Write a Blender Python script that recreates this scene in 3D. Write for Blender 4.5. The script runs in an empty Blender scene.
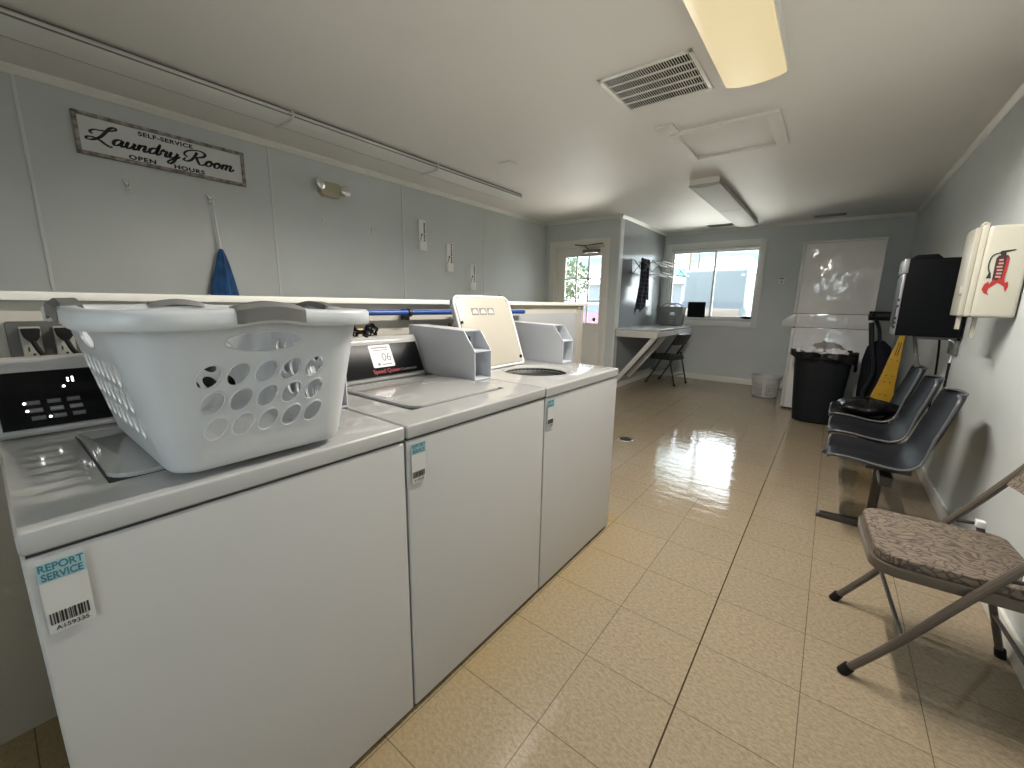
import bpy, bmesh, math, random
from mathutils import Vector, Matrix, noise
random.seed(7)
PI = math.pi
sc = bpy.context.scene
COL = sc.collection

# ---------------------------------------------------------------- camera
YAW, PITCH, ROLL, FPX = .6558, -.1954, .0165, 409.86
cam = bpy.data.cameras.new('camera')
cam.sensor_width = 36.0
cam.lens = 36.0 * FPX / 1024.0
cam.clip_start = .02; cam.clip_end = 300
camo = bpy.data.objects.new('camera', cam); COL.objects.link(camo)
_f = Vector((-math.sin(YAW)*math.cos(PITCH), math.cos(YAW)*math.cos(PITCH), math.sin(PITCH)))
_r = Vector((math.cos(YAW), math.sin(YAW), 0)); _u = _r.cross(_f)
_rr = math.cos(ROLL)*_r + math.sin(ROLL)*_u
_uu = -math.sin(ROLL)*_r + math.cos(ROLL)*_u
camo.matrix_world = Matrix(((_rr.x, _uu.x, -_f.x, 3.6395), (_rr.y, _uu.y, -_f.y, 0), (_rr.z, _uu.z, -_f.z, 1.219), (0, 0, 0, 1)))
sc.camera = camo
sc.view_settings.view_transform = 'Standard'
sc.view_settings.look = 'None'
sc.view_settings.gamma = 1
sc.view_settings.use_curve_mapping = False
sc.view_settings.exposure = 2.2
sc.cycles.max_bounces = 10
sc.cycles.diffuse_bounces = 5
sc.cycles.sample_clamp_indirect = 6

# ---------------------------------------------------------------- sky
SKY = 4.4
LENS_E = .225
LAMP_W = 9.3
SUN = 17.0
w = bpy.data.worlds.new('sky'); sc.world = w; w.use_nodes = True
nt = w.node_tree; nt.nodes.clear()
out = nt.nodes.new('ShaderNodeOutputWorld'); bg = nt.nodes.new('ShaderNodeBackground')
tc = nt.nodes.new('ShaderNodeTexCoord'); mp = nt.nodes.new('ShaderNodeMapping'); nz = nt.nodes.new('ShaderNodeTexNoise')
rp = nt.nodes.new('ShaderNodeValToRGB')
mp.inputs['Scale'].default_value = (2, 2, 7); nz.inputs['Scale'].default_value = 2.2; nz.inputs['Detail'].default_value = 5
rp.color_ramp.elements[0].position = .40; rp.color_ramp.elements[0].color = (.045, .085, .09, 1)
rp.color_ramp.elements[1].position = .56; rp.color_ramp.elements[1].color = (.60, .64, .67, 1)
nt.links.new(tc.outputs['Generated'], mp.inputs[0]); nt.links.new(mp.outputs[0], nz.inputs['Vector'])
nt.links.new(nz.outputs['Fac'], rp.inputs[0]); nt.links.new(rp.outputs[0], bg.inputs[0])
bg.inputs[1].default_value = SKY; nt.links.new(bg.outputs[0], out.inputs[0])

sl = bpy.data.lights.new('sun', 'SUN'); sl.energy = SUN; sl.angle = .01; sl.color = (1, .96, .9)
so = bpy.data.objects.new('sun', sl); COL.objects.link(so); so.rotation_euler = (0, math.radians(-34), 0); so.location = (-20, 10, 20)

# dimensions of the room
H, YD, XD, YB, XR, YR = 2.4165, 5.533, 1.2046, 7.377, 4.308, -1.25

def portal(name, loc, rot, sx, sy):
    l = bpy.data.lights.new(name, 'AREA'); l.shape = 'RECTANGLE'; l.size = sx; l.size_y = sy
    l.cycles.is_portal = True
    o = bpy.data.objects.new(name, l); COL.objects.link(o); o.location = loc; o.rotation_euler = rot
portal('window_portal', (2.0, YB+.14, 1.57), (-PI/2, 0, 0), 1.3, 1.1)
portal('door_portal', (.63, YD+.14, 1.43), (-PI/2, 0, 0), .64, 1.0)
portal('rear_window_portal', (3.6, YR-.14, 1.47), (PI/2, 0, 0), .75, 1.1)

# ---------------------------------------------------------------- materials
def mat(name, c, rough=.5, metal=0., bump=0., bscale=40., emit=None, estr=0., coat=0., var=0., vscale=3., c2=None, trans=0., bdist=.002, spec=.5, alpha=1., sheen=0.):
    m = bpy.data.materials.new(name); m.use_nodes = True
    t = m.node_tree; b = t.nodes['Principled BSDF']
    b.inputs['Base Color'].default_value = (*c, 1); b.inputs['Roughness'].default_value = rough
    b.inputs['Metallic'].default_value = metal; b.inputs['Specular IOR Level'].default_value = spec
    if coat: b.inputs['Coat Weight'].default_value = coat; b.inputs['Coat Roughness'].default_value = .06
    if sheen: b.inputs['Sheen Weight'].default_value = sheen
    if trans: b.inputs['Transmission Weight'].default_value = trans
    if alpha < 1: b.inputs['Alpha'].default_value = alpha
    if emit: b.inputs['Emission Color'].default_value = (*emit, 1); b.inputs['Emission Strength'].default_value = estr
    tcn = t.nodes.new('ShaderNodeTexCoord')
    if var or c2:
        n = t.nodes.new('ShaderNodeTexNoise'); n.inputs['Scale'].default_value = vscale; n.inputs['Detail'].default_value = 4
        t.links.new(tcn.outputs['Object'], n.inputs['Vector'])
        r = t.nodes.new('ShaderNodeValToRGB')
        r.color_ramp.elements[0].position = .35; r.color_ramp.elements[1].position = .65
        d = c2 if c2 else tuple(x*(1-var) for x in c)
        r.color_ramp.elements[0].color = (*c, 1); r.color_ramp.elements[1].color = (*d, 1)
        t.links.new(n.outputs['Fac'], r.inputs[0]); t.links.new(r.outputs[0], b.inputs['Base Color'])
    if bump:
        n = t.nodes.new('ShaderNodeTexNoise'); n.inputs['Scale'].default_value = bscale; n.inputs['Detail'].default_value = 3
        t.links.new(tcn.outputs['Object'], n.inputs['Vector'])
        bp = t.nodes.new('ShaderNodeBump'); bp.inputs['Strength'].default_value = bump; bp.inputs['Distance'].default_value = bdist
        t.links.new(n.outputs['Fac'], bp.inputs['Height']); t.links.new(bp.outputs[0], b.inputs['Normal'])
    return m

M = {}
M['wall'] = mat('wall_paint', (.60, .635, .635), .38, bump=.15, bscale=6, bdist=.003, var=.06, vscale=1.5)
M['wallgloss'] = mat('darkened_gloss_wall', (.29, .31, .32), .2, spec=.22, bump=.2, bscale=5, bdist=.003)  # glossier wall paint, its colour darkened to offset window light on this wall
M['wallgreen'] = mat('half_wall_panel', (.50, .475, .42), .35, bump=.2, bscale=8)
M['wallgrey'] = mat('grey_panel', (.37, .38, .39), .35, bump=.2, bscale=8)
M['ceil'] = mat('ceiling_paint', (.83, .805, .765), .6, bump=.15, bscale=30, var=.05, vscale=.8)
M['trim'] = mat('trim_white', (.76, .745, .69), .35, bump=.1, bscale=20)
M['frame'] = mat('window_frame_white', (.74, .74, .72), .35)
M['batten'] = mat('batten_paint', (.64, .66, .655), .4)
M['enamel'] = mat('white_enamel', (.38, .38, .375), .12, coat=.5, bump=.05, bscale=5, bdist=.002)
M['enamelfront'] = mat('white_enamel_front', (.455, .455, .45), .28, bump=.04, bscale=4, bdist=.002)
M['lidin'] = mat('cream_lid_inner', (.40, .375, .32), .35)
M['coin'] = mat('grey_coin_box', (.52, .54, .58), .38)
M['dark'] = mat('dark_interior', (.02, .02, .021), .5)
M['black'] = mat('black_plastic', (.006, .006, .007), .4, spec=.25, bump=.1, bscale=60)
M['blackg'] = mat('black_gloss_panel', (.003, .003, .004), .3, spec=.15)
M['rubber'] = mat('black_rubber', (.010, .009, .009), .7, spec=.2)
M['steel'] = mat('stainless_steel', (.55, .55, .54), .25, 1)
M['reflector'] = mat('bright_reflector', (.85, .85, .84), .18, .75, bump=.8, bscale=22, bdist=.02)
M['wire'] = mat('dull_wire', (.25, .26, .26), .5, .2)
M['chrome'] = mat('chrome', (.75, .75, .75), .12, 1)
M['basket'] = mat('white_plastic', (.51, .53, .555), .33, var=.05, vscale=9)
M['grip'] = mat('grey_rubber_grip', (.13, .13, .125), .5)
M['blue'] = mat('blue_pipe', (.015, .06, .26), .35)
M['bluecloth'] = mat('blue_cloth', (.008, .10, .30), .75, bump=.5, bscale=120, var=.5, vscale=14, sheen=.3)
M['white'] = mat('white_plastic_plain', (.80, .80, .78), .35)
M['paper'] = mat('white_label', (.50, .50, .485), .5)
M['ink'] = mat('black_ink', (.008, .008, .009), .5)
M['inkgrey'] = mat('grey_print', (.16, .16, .16), .5)
M['red'] = mat('red_print', (.33, .015, .012), .5)
M['teal'] = mat('teal_print', (.035, .15, .19), .5)
M['tealb'] = mat('pale_teal_print', (.27, .42, .46), .5)
M['wood'] = mat('worn_wood_frame', (.16, .125, .095), .7, bump=.4, bscale=50, c2=(.42, .40, .37), vscale=30)
M['signw'] = mat('sign_face', (.74, .75, .75), .55, var=.08, vscale=8)
M['cream'] = mat('cream_plastic', (.50, .46, .33), .35)
M['grey'] = mat('grey_paint', (.22, .22, .215), .5)
M['metalgrey'] = mat('grey_box_metal', (.11, .11, .105), .45, .3, bump=.2, bscale=50)
M['outlet'] = mat('outlet_face', (.36, .35, .31), .4)
M['table'] = mat('table_top_laminate', (.46, .46, .45), .22)
M['tabw'] = mat('table_white_board', (.62, .61, .58), .4)
M['sling'] = mat('grey_lattice_plastic', (.20, .205, .205), .45)
M['slingw'] = mat('pale_lattice_plastic', (.48, .48, .47), .45)
M['shell'] = mat('dark_grey_shell', (.014, .015, .019), .5, spec=.14, var=.3, vscale=12, bump=.08, bscale=90)
M['shelledge'] = mat('worn_shell_edge', (.40, .40, .40), .4)
M['edge'] = mat('grey_seat_edge', (.07, .073, .077), .4)
M['legbrown'] = mat('dark_brown_metal', (.05, .042, .036), .35, .4)
M['taupe'] = mat('taupe_metal', (.105, .086, .068), .33, .25)
M['darkmetal'] = mat('dark_metal', (.03, .03, .03), .35, .3)
M['darkpad'] = mat('dark_vinyl_pad', (.028, .026, .026), .5)
M['bag'] = mat('black_bag', (.004, .004, .005), .3, spec=.3, bump=.7, bscale=18, bdist=.01)
M['can'] = mat('grey_bin_plastic', (.008, .010, .012), .5, spec=.2)
M['yellow'] = mat('yellow_plastic', (.42, .24, .015), .42, var=.15, vscale=8)
M['tvblack'] = mat('black_cabinet_plastic', (.0025, .003, .004), .5, spec=.08, bump=.1, bscale=40)
M['silver'] = mat('silver_bezel', (.24, .24, .25), .35, .4)
M['vinyl'] = mat('ivory_vinyl_cover', (.43, .415, .35), .28, bump=.35, bscale=9, bdist=.004)
M['vinyl2'] = mat('ivory_vinyl_fold', (.36, .345, .29), .25, bump=.4, bscale=12, bdist=.004)
M['clothw'] = mat('white_cloth', (.55, .55, .56), .85, bump=.4, bscale=100)
M['clothg'] = mat('grey_cloth', (.26, .25, .24), .85, bump=.4, bscale=100)
M['hole'] = mat('drain_dark', (.01, .008, .006), .8)
M['brass'] = mat('dark_brass', (.12, .09, .05), .35, .8)
M['led'] = mat('white_led', (1, 1, 1), .5, emit=(1, 1, 1), estr=1.6)
M['btn'] = mat('panel_button', (.10, .105, .11), .4)
M['coat'] = mat('dark_navy_fabric', (.006, .007, .012), .85, spec=.2, bump=.6, bscale=50)
M['trimb'] = mat('bright_trim', (.70, .69, .64), .35)
M['glassjam'] = mat('jamb_grey', (.22, .22, .21), .4)
M['lensoff'] = mat('lightened_unlit_lens', (.82, .81, .77), .3, bump=.2, bscale=90)  # lens colour lightened for the door light the strips catch
M['lensfar'] = mat('darkened_unlit_lens', (.50, .495, .47), .6, spec=.15)  # same unlit lens, colour darkened to offset window light on the far pair
M['fixw'] = mat('fixture_white', (.78, .77, .73), .4)
M['fixrail'] = mat('fixture_rail_grey', (.20, .19, .17), .4)
# exterior
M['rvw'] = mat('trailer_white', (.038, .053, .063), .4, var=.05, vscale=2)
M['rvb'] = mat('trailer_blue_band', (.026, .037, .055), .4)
M['gravel'] = mat('pale_gravel', (.36, .35, .33), .9, bump=.4, bscale=20, var=.2, vscale=2)
M['leaf'] = mat('leaves', (.06, .08, .045), .7, var=.4, vscale=5)
M['bark'] = mat('bark', (.10, .08, .06), .9)
M['pink'] = mat('pink_car_paint', (.14, .05, .08), .3)
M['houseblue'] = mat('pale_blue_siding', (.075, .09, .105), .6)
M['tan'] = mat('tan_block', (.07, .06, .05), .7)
M['carglass'] = mat('car_glass', (.05, .07, .09), .1)

# glass pane
g = bpy.data.materials.new('clear_glass'); g.use_nodes = True; t = g.node_tree; t.nodes.clear()
o_ = t.nodes.new('ShaderNodeOutputMaterial'); mx = t.nodes.new('ShaderNodeMixShader'); tr = t.nodes.new('ShaderNodeBsdfTransparent'); gl = t.nodes.new('ShaderNodeBsdfGlossy')
fr = t.nodes.new('ShaderNodeFresnel'); fr.inputs['IOR'].default_value = 1.25
gl.inputs['Roughness'].default_value = .02; tr.inputs['Color'].default_value = (.96, .98, .98, 1)
t.links.new(fr.outputs[0], mx.inputs[0]); t.links.new(tr.outputs[0], mx.inputs[1]); t.links.new(gl.outputs[0], mx.inputs[2]); t.links.new(mx.outputs[0], o_.inputs[0])
M['glass'] = g

# lit lens : a diffuser seen glowing, with two brighter bands where the tubes lie
m = mat('lit_lens', (.22, .21, .18), .3, bump=.2, bscale=90); t = m.node_tree; b = t.nodes['Principled BSDF']
tcn = t.nodes.new('ShaderNodeTexCoord'); sx = t.nodes.new('ShaderNodeSeparateXYZ'); t.links.new(tcn.outputs['Object'], sx.inputs[0])
wv = t.nodes.new('ShaderNodeMath'); wv.operation = 'ABSOLUTE'; t.links.new(sx.outputs['X'], wv.inputs[0])
mr = t.nodes.new('ShaderNodeValToRGB'); mr.color_ramp.interpolation = 'EASE'
sc2 = t.nodes.new('ShaderNodeMath'); sc2.operation = 'MULTIPLY'; sc2.inputs[1].default_value = 6.6; t.links.new(wv.outputs[0], sc2.inputs[0])
t.links.new(sc2.outputs[0], mr.inputs[0])
mr.color_ramp.elements[0].position = 0; mr.color_ramp.elements[0].color = (.66, .53, .29, 1)
e = mr.color_ramp.elements.new(.42); e.color = (1.15, 1.02, .76, 1)
mr.color_ramp.elements[1].position = .95; mr.color_ramp.elements[1].color = (.66, .53, .29, 1)
t.links.new(mr.outputs[0], b.inputs['Emission Color']); b.inputs['Emission Strength'].default_value = LENS_E
M['lens'] = m

# vinyl tile floor
m = bpy.data.materials.new('vinyl_tile_floor'); m.use_nodes = True; t = m.node_tree; b = t.nodes['Principled BSDF']
L_ = t.links.new
def N(k, **kw):
    n = t.nodes.new(k)
    for a, v in kw.items(): setattr(n, a, v)
    return n
def mth(op, a, bb=None, c=None):
    n = N('ShaderNodeMath', operation=op)
    for i, v in enumerate((a, bb, c)):
        if v is None: continue
        if isinstance(v, (int, float)): n.inputs[i].default_value = v
        else: L_(v, n.inputs[i])
    return n.outputs[0]
def mixc(fac, c1, c2, bt='MIX'):
    n = N('ShaderNodeMixRGB', blend_type=bt)
    for i, v in enumerate((fac, c1, c2)):
        if isinstance(v, tuple): n.inputs[i].default_value = (*v, 1)
        elif isinstance(v, (int, float)): n.inputs[i].default_value = v
        else: L_(v, n.inputs[i])
    return n.outputs[0]
tcn = N('ShaderNodeTexCoord'); sp = N('ShaderNodeSeparateXYZ'); L_(tcn.outputs['Object'], sp.inputs[0])
T = .3048
ux = mth('DIVIDE', mth('SUBTRACT', sp.outputs['X'], 3.1041), T)
uy = mth('DIVIDE', mth('SUBTRACT', sp.outputs['Y'], 1.1524), T)
fx = mth('SUBTRACT', ux, mth('ROUND', ux)); fy = mth('SUBTRACT', uy, mth('ROUND', uy))
ax_, ay = mth('ABSOLUTE', fx), mth('ABSOLUTE', fy)
gx = mth('LESS_THAN', ax_, .0048); gy = mth('LESS_THAN', ay, .0045)
# one seam between sheets is wider
seam = mth('LESS_THAN', mth('ABSOLUTE', mth('SUBTRACT', ux, 1.0)), .0085)
grout = mth('MAXIMUM', mth('MULTIPLY', mth('MAXIMUM', gx, gy), .62), mth('MULTIPLY', seam, .95))
cx = N('ShaderNodeCombineXYZ'); L_(mth('FLOOR', ux), cx.inputs[0]); L_(mth('FLOOR', uy), cx.inputs[1])
wn = N('ShaderNodeTexWhiteNoise'); L_(cx.outputs[0], wn.inputs['Vector'])
nA = N('ShaderNodeTexNoise'); nA.inputs['Scale'].default_value = 62; nA.inputs['Detail'].default_value = 6; nA.inputs['Roughness'].default_value = .7
mpn = N('ShaderNodeMapping'); mpn.inputs['Scale'].default_value = (1, 1.6, 1); mpn.inputs['Rotation'].default_value = (0, 0, .7)
L_(tcn.outputs['Object'], mpn.inputs[0]); L_(mpn.outputs[0], nA.inputs['Vector'])
r1 = N('ShaderNodeValToRGB'); L_(nA.outputs['Fac'], r1.inputs[0])
r1.color_ramp.elements[0].position = .36; r1.color_ramp.elements[0].color = (.225, .18, .122, 1)
r1.color_ramp.elements[1].position = .60; r1.color_ramp.elements[1].color = (.345, .285, .205, 1)
nB = N('ShaderNodeTexNoise'); nB.inputs['Scale'].default_value = 75; nB.inputs['Detail'].default_value = 2
mp2 = N('ShaderNodeMapping'); mp2.inputs['Scale'].default_value = (1, 2.4, 1); mp2.inputs['Rotation'].default_value = (0, 0, -.5)
L_(tcn.outputs['Object'], mp2.inputs[0]); L_(mp2.outputs[0], nB.inputs['Vector'])
spk = N('ShaderNodeValToRGB'); L_(nB.outputs['Fac'], spk.inputs[0])
spk.color_ramp.elements[0].position = .28; spk.color_ramp.elements[0].color = (1, 1, 1, 1)
spk.color_ramp.elements[1].position = .33; spk.color_ramp.elements[1].color = (0, 0, 0, 1)
c = mixc(mth('MULTIPLY', spk.outputs[0], .6), r1.outputs[0], (.10, .055, .03))
tint = mixc(wn.outputs['Value'], (.93, .92, .90), (1.0, .97, .95)); c = mixc(1., c, tint, 'MULTIPLY')
# yellowed dirt along the front of the washers and blotches of wear
nC = N('ShaderNodeTexNoise'); nC.inputs['Scale'].default_value = 5; nC.inputs['Detail'].default_value = 5; L_(tcn.outputs['Object'], nC.inputs['Vector'])
edge = mth('SUBTRACT', 3.12, sp.outputs['X']); edge = mth('MULTIPLY', edge, 3.0)
edge = mth('MULTIPLY', mth('MINIMUM', mth('MAXIMUM', edge, 0.), 1.), mth('LESS_THAN', sp.outputs['Y'], 2.15))
dirt = mth('MULTIPLY', edge, mth('MULTIPLY', nC.outputs['Fac'], 1.25)); dirt = mth('MINIMUM', dirt, 1.)
c = mixc(dirt, c, mixc(nA.outputs['Fac'], (.20, .135, .06), (.40, .30, .15)))
nD = N('ShaderNodeTexNoise'); nD.inputs['Scale'].default_value = 1.6; nD.inputs['Detail'].default_value = 4; L_(tcn.outputs['Object'], nD.inputs['Vector'])
c = mixc(mth('MULTIPLY', nD.outputs['Fac'], .35), c, (.30, .245, .165))
c = mixc(grout, c, (.035, .022, .012))
L_(c, b.inputs['Base Color'])
# waxed surface: streaky ripples
mpw = N('ShaderNodeMapping'); mpw.inputs['Scale'].default_value = (7, 17, 9); mpw.inputs['Rotation'].default_value = (0, 0, .1)
L_(tcn.outputs['Object'], mpw.inputs[0]); nW = N('ShaderNodeTexNoise'); nW.inputs['Scale'].default_value = 1.; nW.inputs['Detail'].default_value = 4; L_(mpw.outputs[0], nW.inputs['Vector'])
hgt = nW.outputs['Fac']
bp = N('ShaderNodeBump'); bp.inputs['Strength'].default_value = 1.; bp.inputs['Distance'].default_value = .0022
L_(hgt, bp.inputs['Height']); L_(bp.outputs[0], b.inputs['Normal'])
L_(mth('ADD', mth('MULTIPLY', nC.outputs['Fac'], .10), .03), b.inputs['Roughness'])
b.inputs['Specular IOR Level'].default_value = .22
M['floor'] = m

# patterned chair fabric
m = bpy.data.materials.new('leaf_pattern_fabric'); m.use_nodes = True; t = m.node_tree; b = t.nodes['Principled BSDF']; L_ = t.links.new
tcn = N('ShaderNodeTexCoord'); nq = N('ShaderNodeTexNoise'); nq.inputs['Scale'].default_value = 9; L_(tcn.outputs['Object'], nq.inputs['Vector'])
mixv = N('ShaderNodeMixRGB'); mixv.inputs[0].default_value = .12; L_(tcn.outputs['Object'], mixv.inputs[1]); L_(nq.outputs['Color'], mixv.inputs[2])
mpf = N('ShaderNodeMapping'); mpf.inputs['Scale'].default_value = (1, 2.6, 1); mpf.inputs['Rotation'].default_value = (0, 0, .5); L_(mixv.outputs[0], mpf.inputs[0])
vo = N('ShaderNodeTexVoronoi', feature='DISTANCE_TO_EDGE'); vo.inputs['Scale'].default_value = 33; L_(mpf.outputs[0], vo.inputs['Vector'])
rf = N('ShaderNodeValToRGB'); L_(vo.outputs['Distance'], rf.inputs[0])
rf.color_ramp.elements[0].position = .02; rf.color_ramp.elements[0].color = (.03, .022, .018, 1)
rf.color_ramp.elements[1].position = .15; rf.color_ramp.elements[1].color = (.20, .155, .115, 1)
nf = N('ShaderNodeTexNoise'); nf.inputs['Scale'].default_value = 30; L_(tcn.outputs['Object'], nf.inputs['Vector'])
L_(mixc(mth('MULTIPLY', nf.outputs['Fac'], .7), rf.outputs[0], (.12, .095, .075)), b.inputs['Base Color'])
b.inputs['Roughness'].default_value = .85
bp = N('ShaderNodeBump'); bp.inputs['Strength'].default_value = .5; bp.inputs['Distance'].default_value = .003; L_(vo.outputs['Distance'], bp.inputs['Height']); L_(bp.outputs[0], b.inputs['Normal'])
M['fabric'] = m

# plaid cloth
m = bpy.data.materials.new('plaid_cloth'); m.use_nodes = True; t = m.node_tree; b = t.nodes['Principled BSDF']; L_ = t.links.new
tcn = N('ShaderNodeTexCoord'); sp = N('ShaderNodeSeparateXYZ'); L_(tcn.outputs['Object'], sp.inputs[0])
a1 = mth('LESS_THAN', mth('FRACT', mth('MULTIPLY', sp.outputs['Z'], 17)), .16); a2 = mth('LESS_THAN', mth('FRACT', mth('MULTIPLY', sp.outputs['Y'], 24)), .2)
L_(mixc(mth('MULTIPLY', mth('ADD', a1, a2), .16), (.008, .011, .028), (.35, .28, .30)), b.inputs['Base Color']); b.inputs['Roughness'].default_value = .9
M['plaid'] = m

# ---------------------------------------------------------------- mesh helpers
class B:
    def __init__(s): s.bm = bmesh.new()
    def _add(s, fn, bevel=0, seg=2, mtx=None):
        b = bmesh.new(); fn(b)
        if bevel:
            bmesh.ops.bevel(b, geom=b.edges[:], offset=bevel, segments=seg, profile=.6, affect='EDGES', clamp_overlap=True)
        if mtx: bmesh.ops.transform(b, matrix=mtx, verts=b.verts)
        me = bpy.data.meshes.new('t'); b.to_mesh(me); b.free(); s.bm.from_mesh(me); bpy.data.meshes.remove(me); return s
    def box(s, x0, x1, y0, y1, z0, z1, bevel=0, seg=2, mtx=None):
        def fn(b):
            bmesh.ops.create_cube(b, size=1)
            for v in b.verts: v.co = Vector(((x0+x1)/2 + v.co.x*(x1-x0), (y0+y1)/2 + v.co.y*(y1-y0), (z0+z1)/2 + v.co.z*(z1-z0)))
        return s._add(fn, bevel, seg, mtx)
    def cyl(s, p0, p1, r, seg=14, r2=None, bevel=0):
        p0, p1 = Vector(p0), Vector(p1); d = p1-p0; q = d.to_track_quat('Z', 'Y').to_matrix().to_4x4()
        mt = Matrix.Translation((p0+p1)/2) @ q
        return s._add(lambda b: bmesh.ops.create_cone(b, cap_ends=True, segments=seg, radius1=r, radius2=r if r2 is None else r2, depth=d.length), bevel, 2, mt)
    def prism(s, poly, axis, a0, a1, bevel=0, seg=2):
        # poly: list of 2D points; axis 'x','y','z' extrusion; 2D order = remaining axes
        def P(p, a):
            return {'x': (a, p[0], p[1]), 'y': (p[0], a, p[1]), 'z': (p[0], p[1], a)}[axis]
        def fn(b):
            A = [b.verts.new(P(p, a0)) for p in poly]; C = [b.verts.new(P(p, a1)) for p in poly]
            b.faces.new(A); b.faces.new(C[::-1]); n = len(poly)
            for i in range(n): b.faces.new((A[i], C[i], C[(i+1) % n], A[(i+1) % n]))
            bmesh.ops.recalc_face_normals(b, faces=b.faces)
        return s._add(fn, bevel, seg)
    def lathe(s, prof, c=(0, 0, 0), seg=28, mtx=None, cap=True):
        def fn(b):
            rings = [[b.verts.new((r*math.cos(2*PI*k/seg), r*math.sin(2*PI*k/seg), z)) for k in range(seg)] for r, z in prof]
            for A, C in zip(rings, rings[1:]):
                for k in range(seg): b.faces.new((A[k], A[(k+1) % seg], C[(k+1) % seg], C[k]))
            if cap: b.faces.new(rings[0][::-1]); b.faces.new(rings[-1])
            bmesh.ops.recalc_face_normals(b, faces=b.faces)
        return s._add(fn, 0, 2, Matrix.Translation(c) @ (mtx or Matrix()))
    def tube(s, pts, r, seg=10, closed=False):
        pts = [Vector(p) for p in pts]; n = len(pts)
        rr = r if isinstance(r, (list, tuple)) else [r]*n
        def fn(b):
            rings = []; ref = None
            for i, p in enumerate(pts):
                if closed: d = pts[(i+1) % n]-pts[i-1]
                else: d = pts[min(i+1, n-1)]-pts[max(i-1, 0)]
                d.normalize()
                if ref is None: ref = d.orthogonal().normalized()
                ref = (ref - d*ref.dot(d)); ref = ref.normalized() if ref.length > 1e-6 else d.orthogonal().normalized()
                q = d.cross(ref)
                rings.append([b.verts.new(p + rr[i]*(math.cos(2*PI*k/seg)*ref + math.sin(2*PI*k/seg)*q)) for k in range(seg)])
            R = range(n) if closed else range(n-1)
            for i in R:
                A, C = rings[i], rings[(i+1) % n]
                for k in range(seg): b.faces.new((A[k], A[(k+1) % seg], C[(k+1) % seg], C[k]))
            if not closed: b.faces.new(rings[0][::-1]); b.faces.new(rings[-1])
            bmesh.ops.recalc_face_normals(b, faces=b.faces)
        return s._add(fn)
    def grid(s, F, nu, nv, thick=0, closed_u=False):
        def fn(b):
            V = [[b.verts.new(F(i/nu, j/nv)) for j in range(nv+1)] for i in range(nu if closed_u else nu+1)]
            for i in range(nu):
                for j in range(nv):
                    i2 = (i+1) % len(V)
                    b.faces.new((V[i][j], V[i2][j], V[i2][j+1], V[i][j+1]))
            if thick: bmesh.ops.recalc_face_normals(b, faces=b.faces); bmesh.ops.solidify(b, geom=b.faces[:], thickness=thick)
        return s._add(fn)
    def build(s, name, m, parent=None, smooth=True, local=False, angle=35, mods=()):
        bm = s.bm
        if parent is not None and not local:
            p = parent; off = Vector((0, 0, 0))
            while p: off += p.location; p = p.parent
            bmesh.ops.translate(bm, vec=-off, verts=bm.verts)
        me = bpy.data.meshes.new(name); bm.to_mesh(me); bm.free()
        me.materials.append(m)
        if smooth:
            for p in me.polygons: p.use_smooth = True
            try: me.set_sharp_from_angle(angle=math.radians(angle))
            except Exception: pass
        o = bpy.data.objects.new(name, me); COL.objects.link(o)
        if parent is not None: o.parent = parent
        return o
def tag(o, label=None, cat=None, group=None, kind=None):
    if label: o['label'] = label
    if cat: o['category'] = cat
    if group: o['group'] = group
    if kind: o['kind'] = kind
    return o
def empty(name, loc, label=None, cat=None, group=None, rz=0, kind=None):
    o = bpy.data.objects.new(name, None); o.empty_display_size = .1; COL.objects.link(o); o.location = loc; o.rotation_euler.z = rz
    return tag(o, label, cat, group, kind)
def struct(o, label=None): o['kind'] = 'structure'; return tag(o, label)
def copy_tree(o, parent=None):
    c = o.copy(); COL.objects.link(c); c.parent = parent
    for ch in list(o.children): copy_tree(ch, c)
    return c
def text_mesh(name, s, size, m, parent, mtx, extrude=.0006, xs=1., align='LEFT', offset=0., bold=0., spacing=1.):
    cu = bpy.data.curves.new(name, 'FONT'); cu.body = s; cu.size = size; cu.extrude = extrude; cu.align_x = align; cu.offset = bold; cu.space_character = spacing
    to = bpy.data.objects.new('tmp', cu); COL.objects.link(to)
    dg = bpy.context.evaluated_depsgraph_get(); me = bpy.data.meshes.new_from_object(to.evaluated_get(dg)); bpy.data.objects.remove(to)
    me.name = name; me.materials.clear(); me.materials.append(m)
    p = parent; off = Vector((0, 0, 0))
    while p: off += p.location; p = p.parent
    me.transform(Matrix.Translation(-off) @ mtx @ Matrix.Diagonal((xs, 1, 1, 1)))
    o = bpy.data.objects.new(name, me); COL.objects.link(o); o.parent = parent
    return o
def frame_mtx(origin, ux_, uy_):
    u = Vector(ux_).normalized(); v = Vector(uy_).normalized(); n = u.cross(v)
    return Matrix(((u.x, v.x, n.x, origin[0]), (u.y, v.y, n.y, origin[1]), (u.z, v.z, n.z, origin[2]), (0, 0, 0, 1)))
def crom(P, n=8, closed=False):
    P = [Vector(p) for p in P]; out = []
    N_ = len(P); R = range(N_) if closed else range(N_-1)
    for i in R:
        p0 = P[(i-1) % N_] if closed else P[max(i-1, 0)]; p1 = P[i]; p2 = P[(i+1) % N_] if closed else P[i+1]; p3 = P[(i+2) % N_] if closed else P[min(i+2, N_-1)]
        for k in range(n):
            t_ = k/n
            out.append(.5*((2*p1)+(-p0+p2)*t_+(2*p0-5*p1+4*p2-p3)*t_**2+(-p0+3*p1-3*p2+p3)*t_**3))
    if not closed: out.append(P[-1])
    return out

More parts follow.
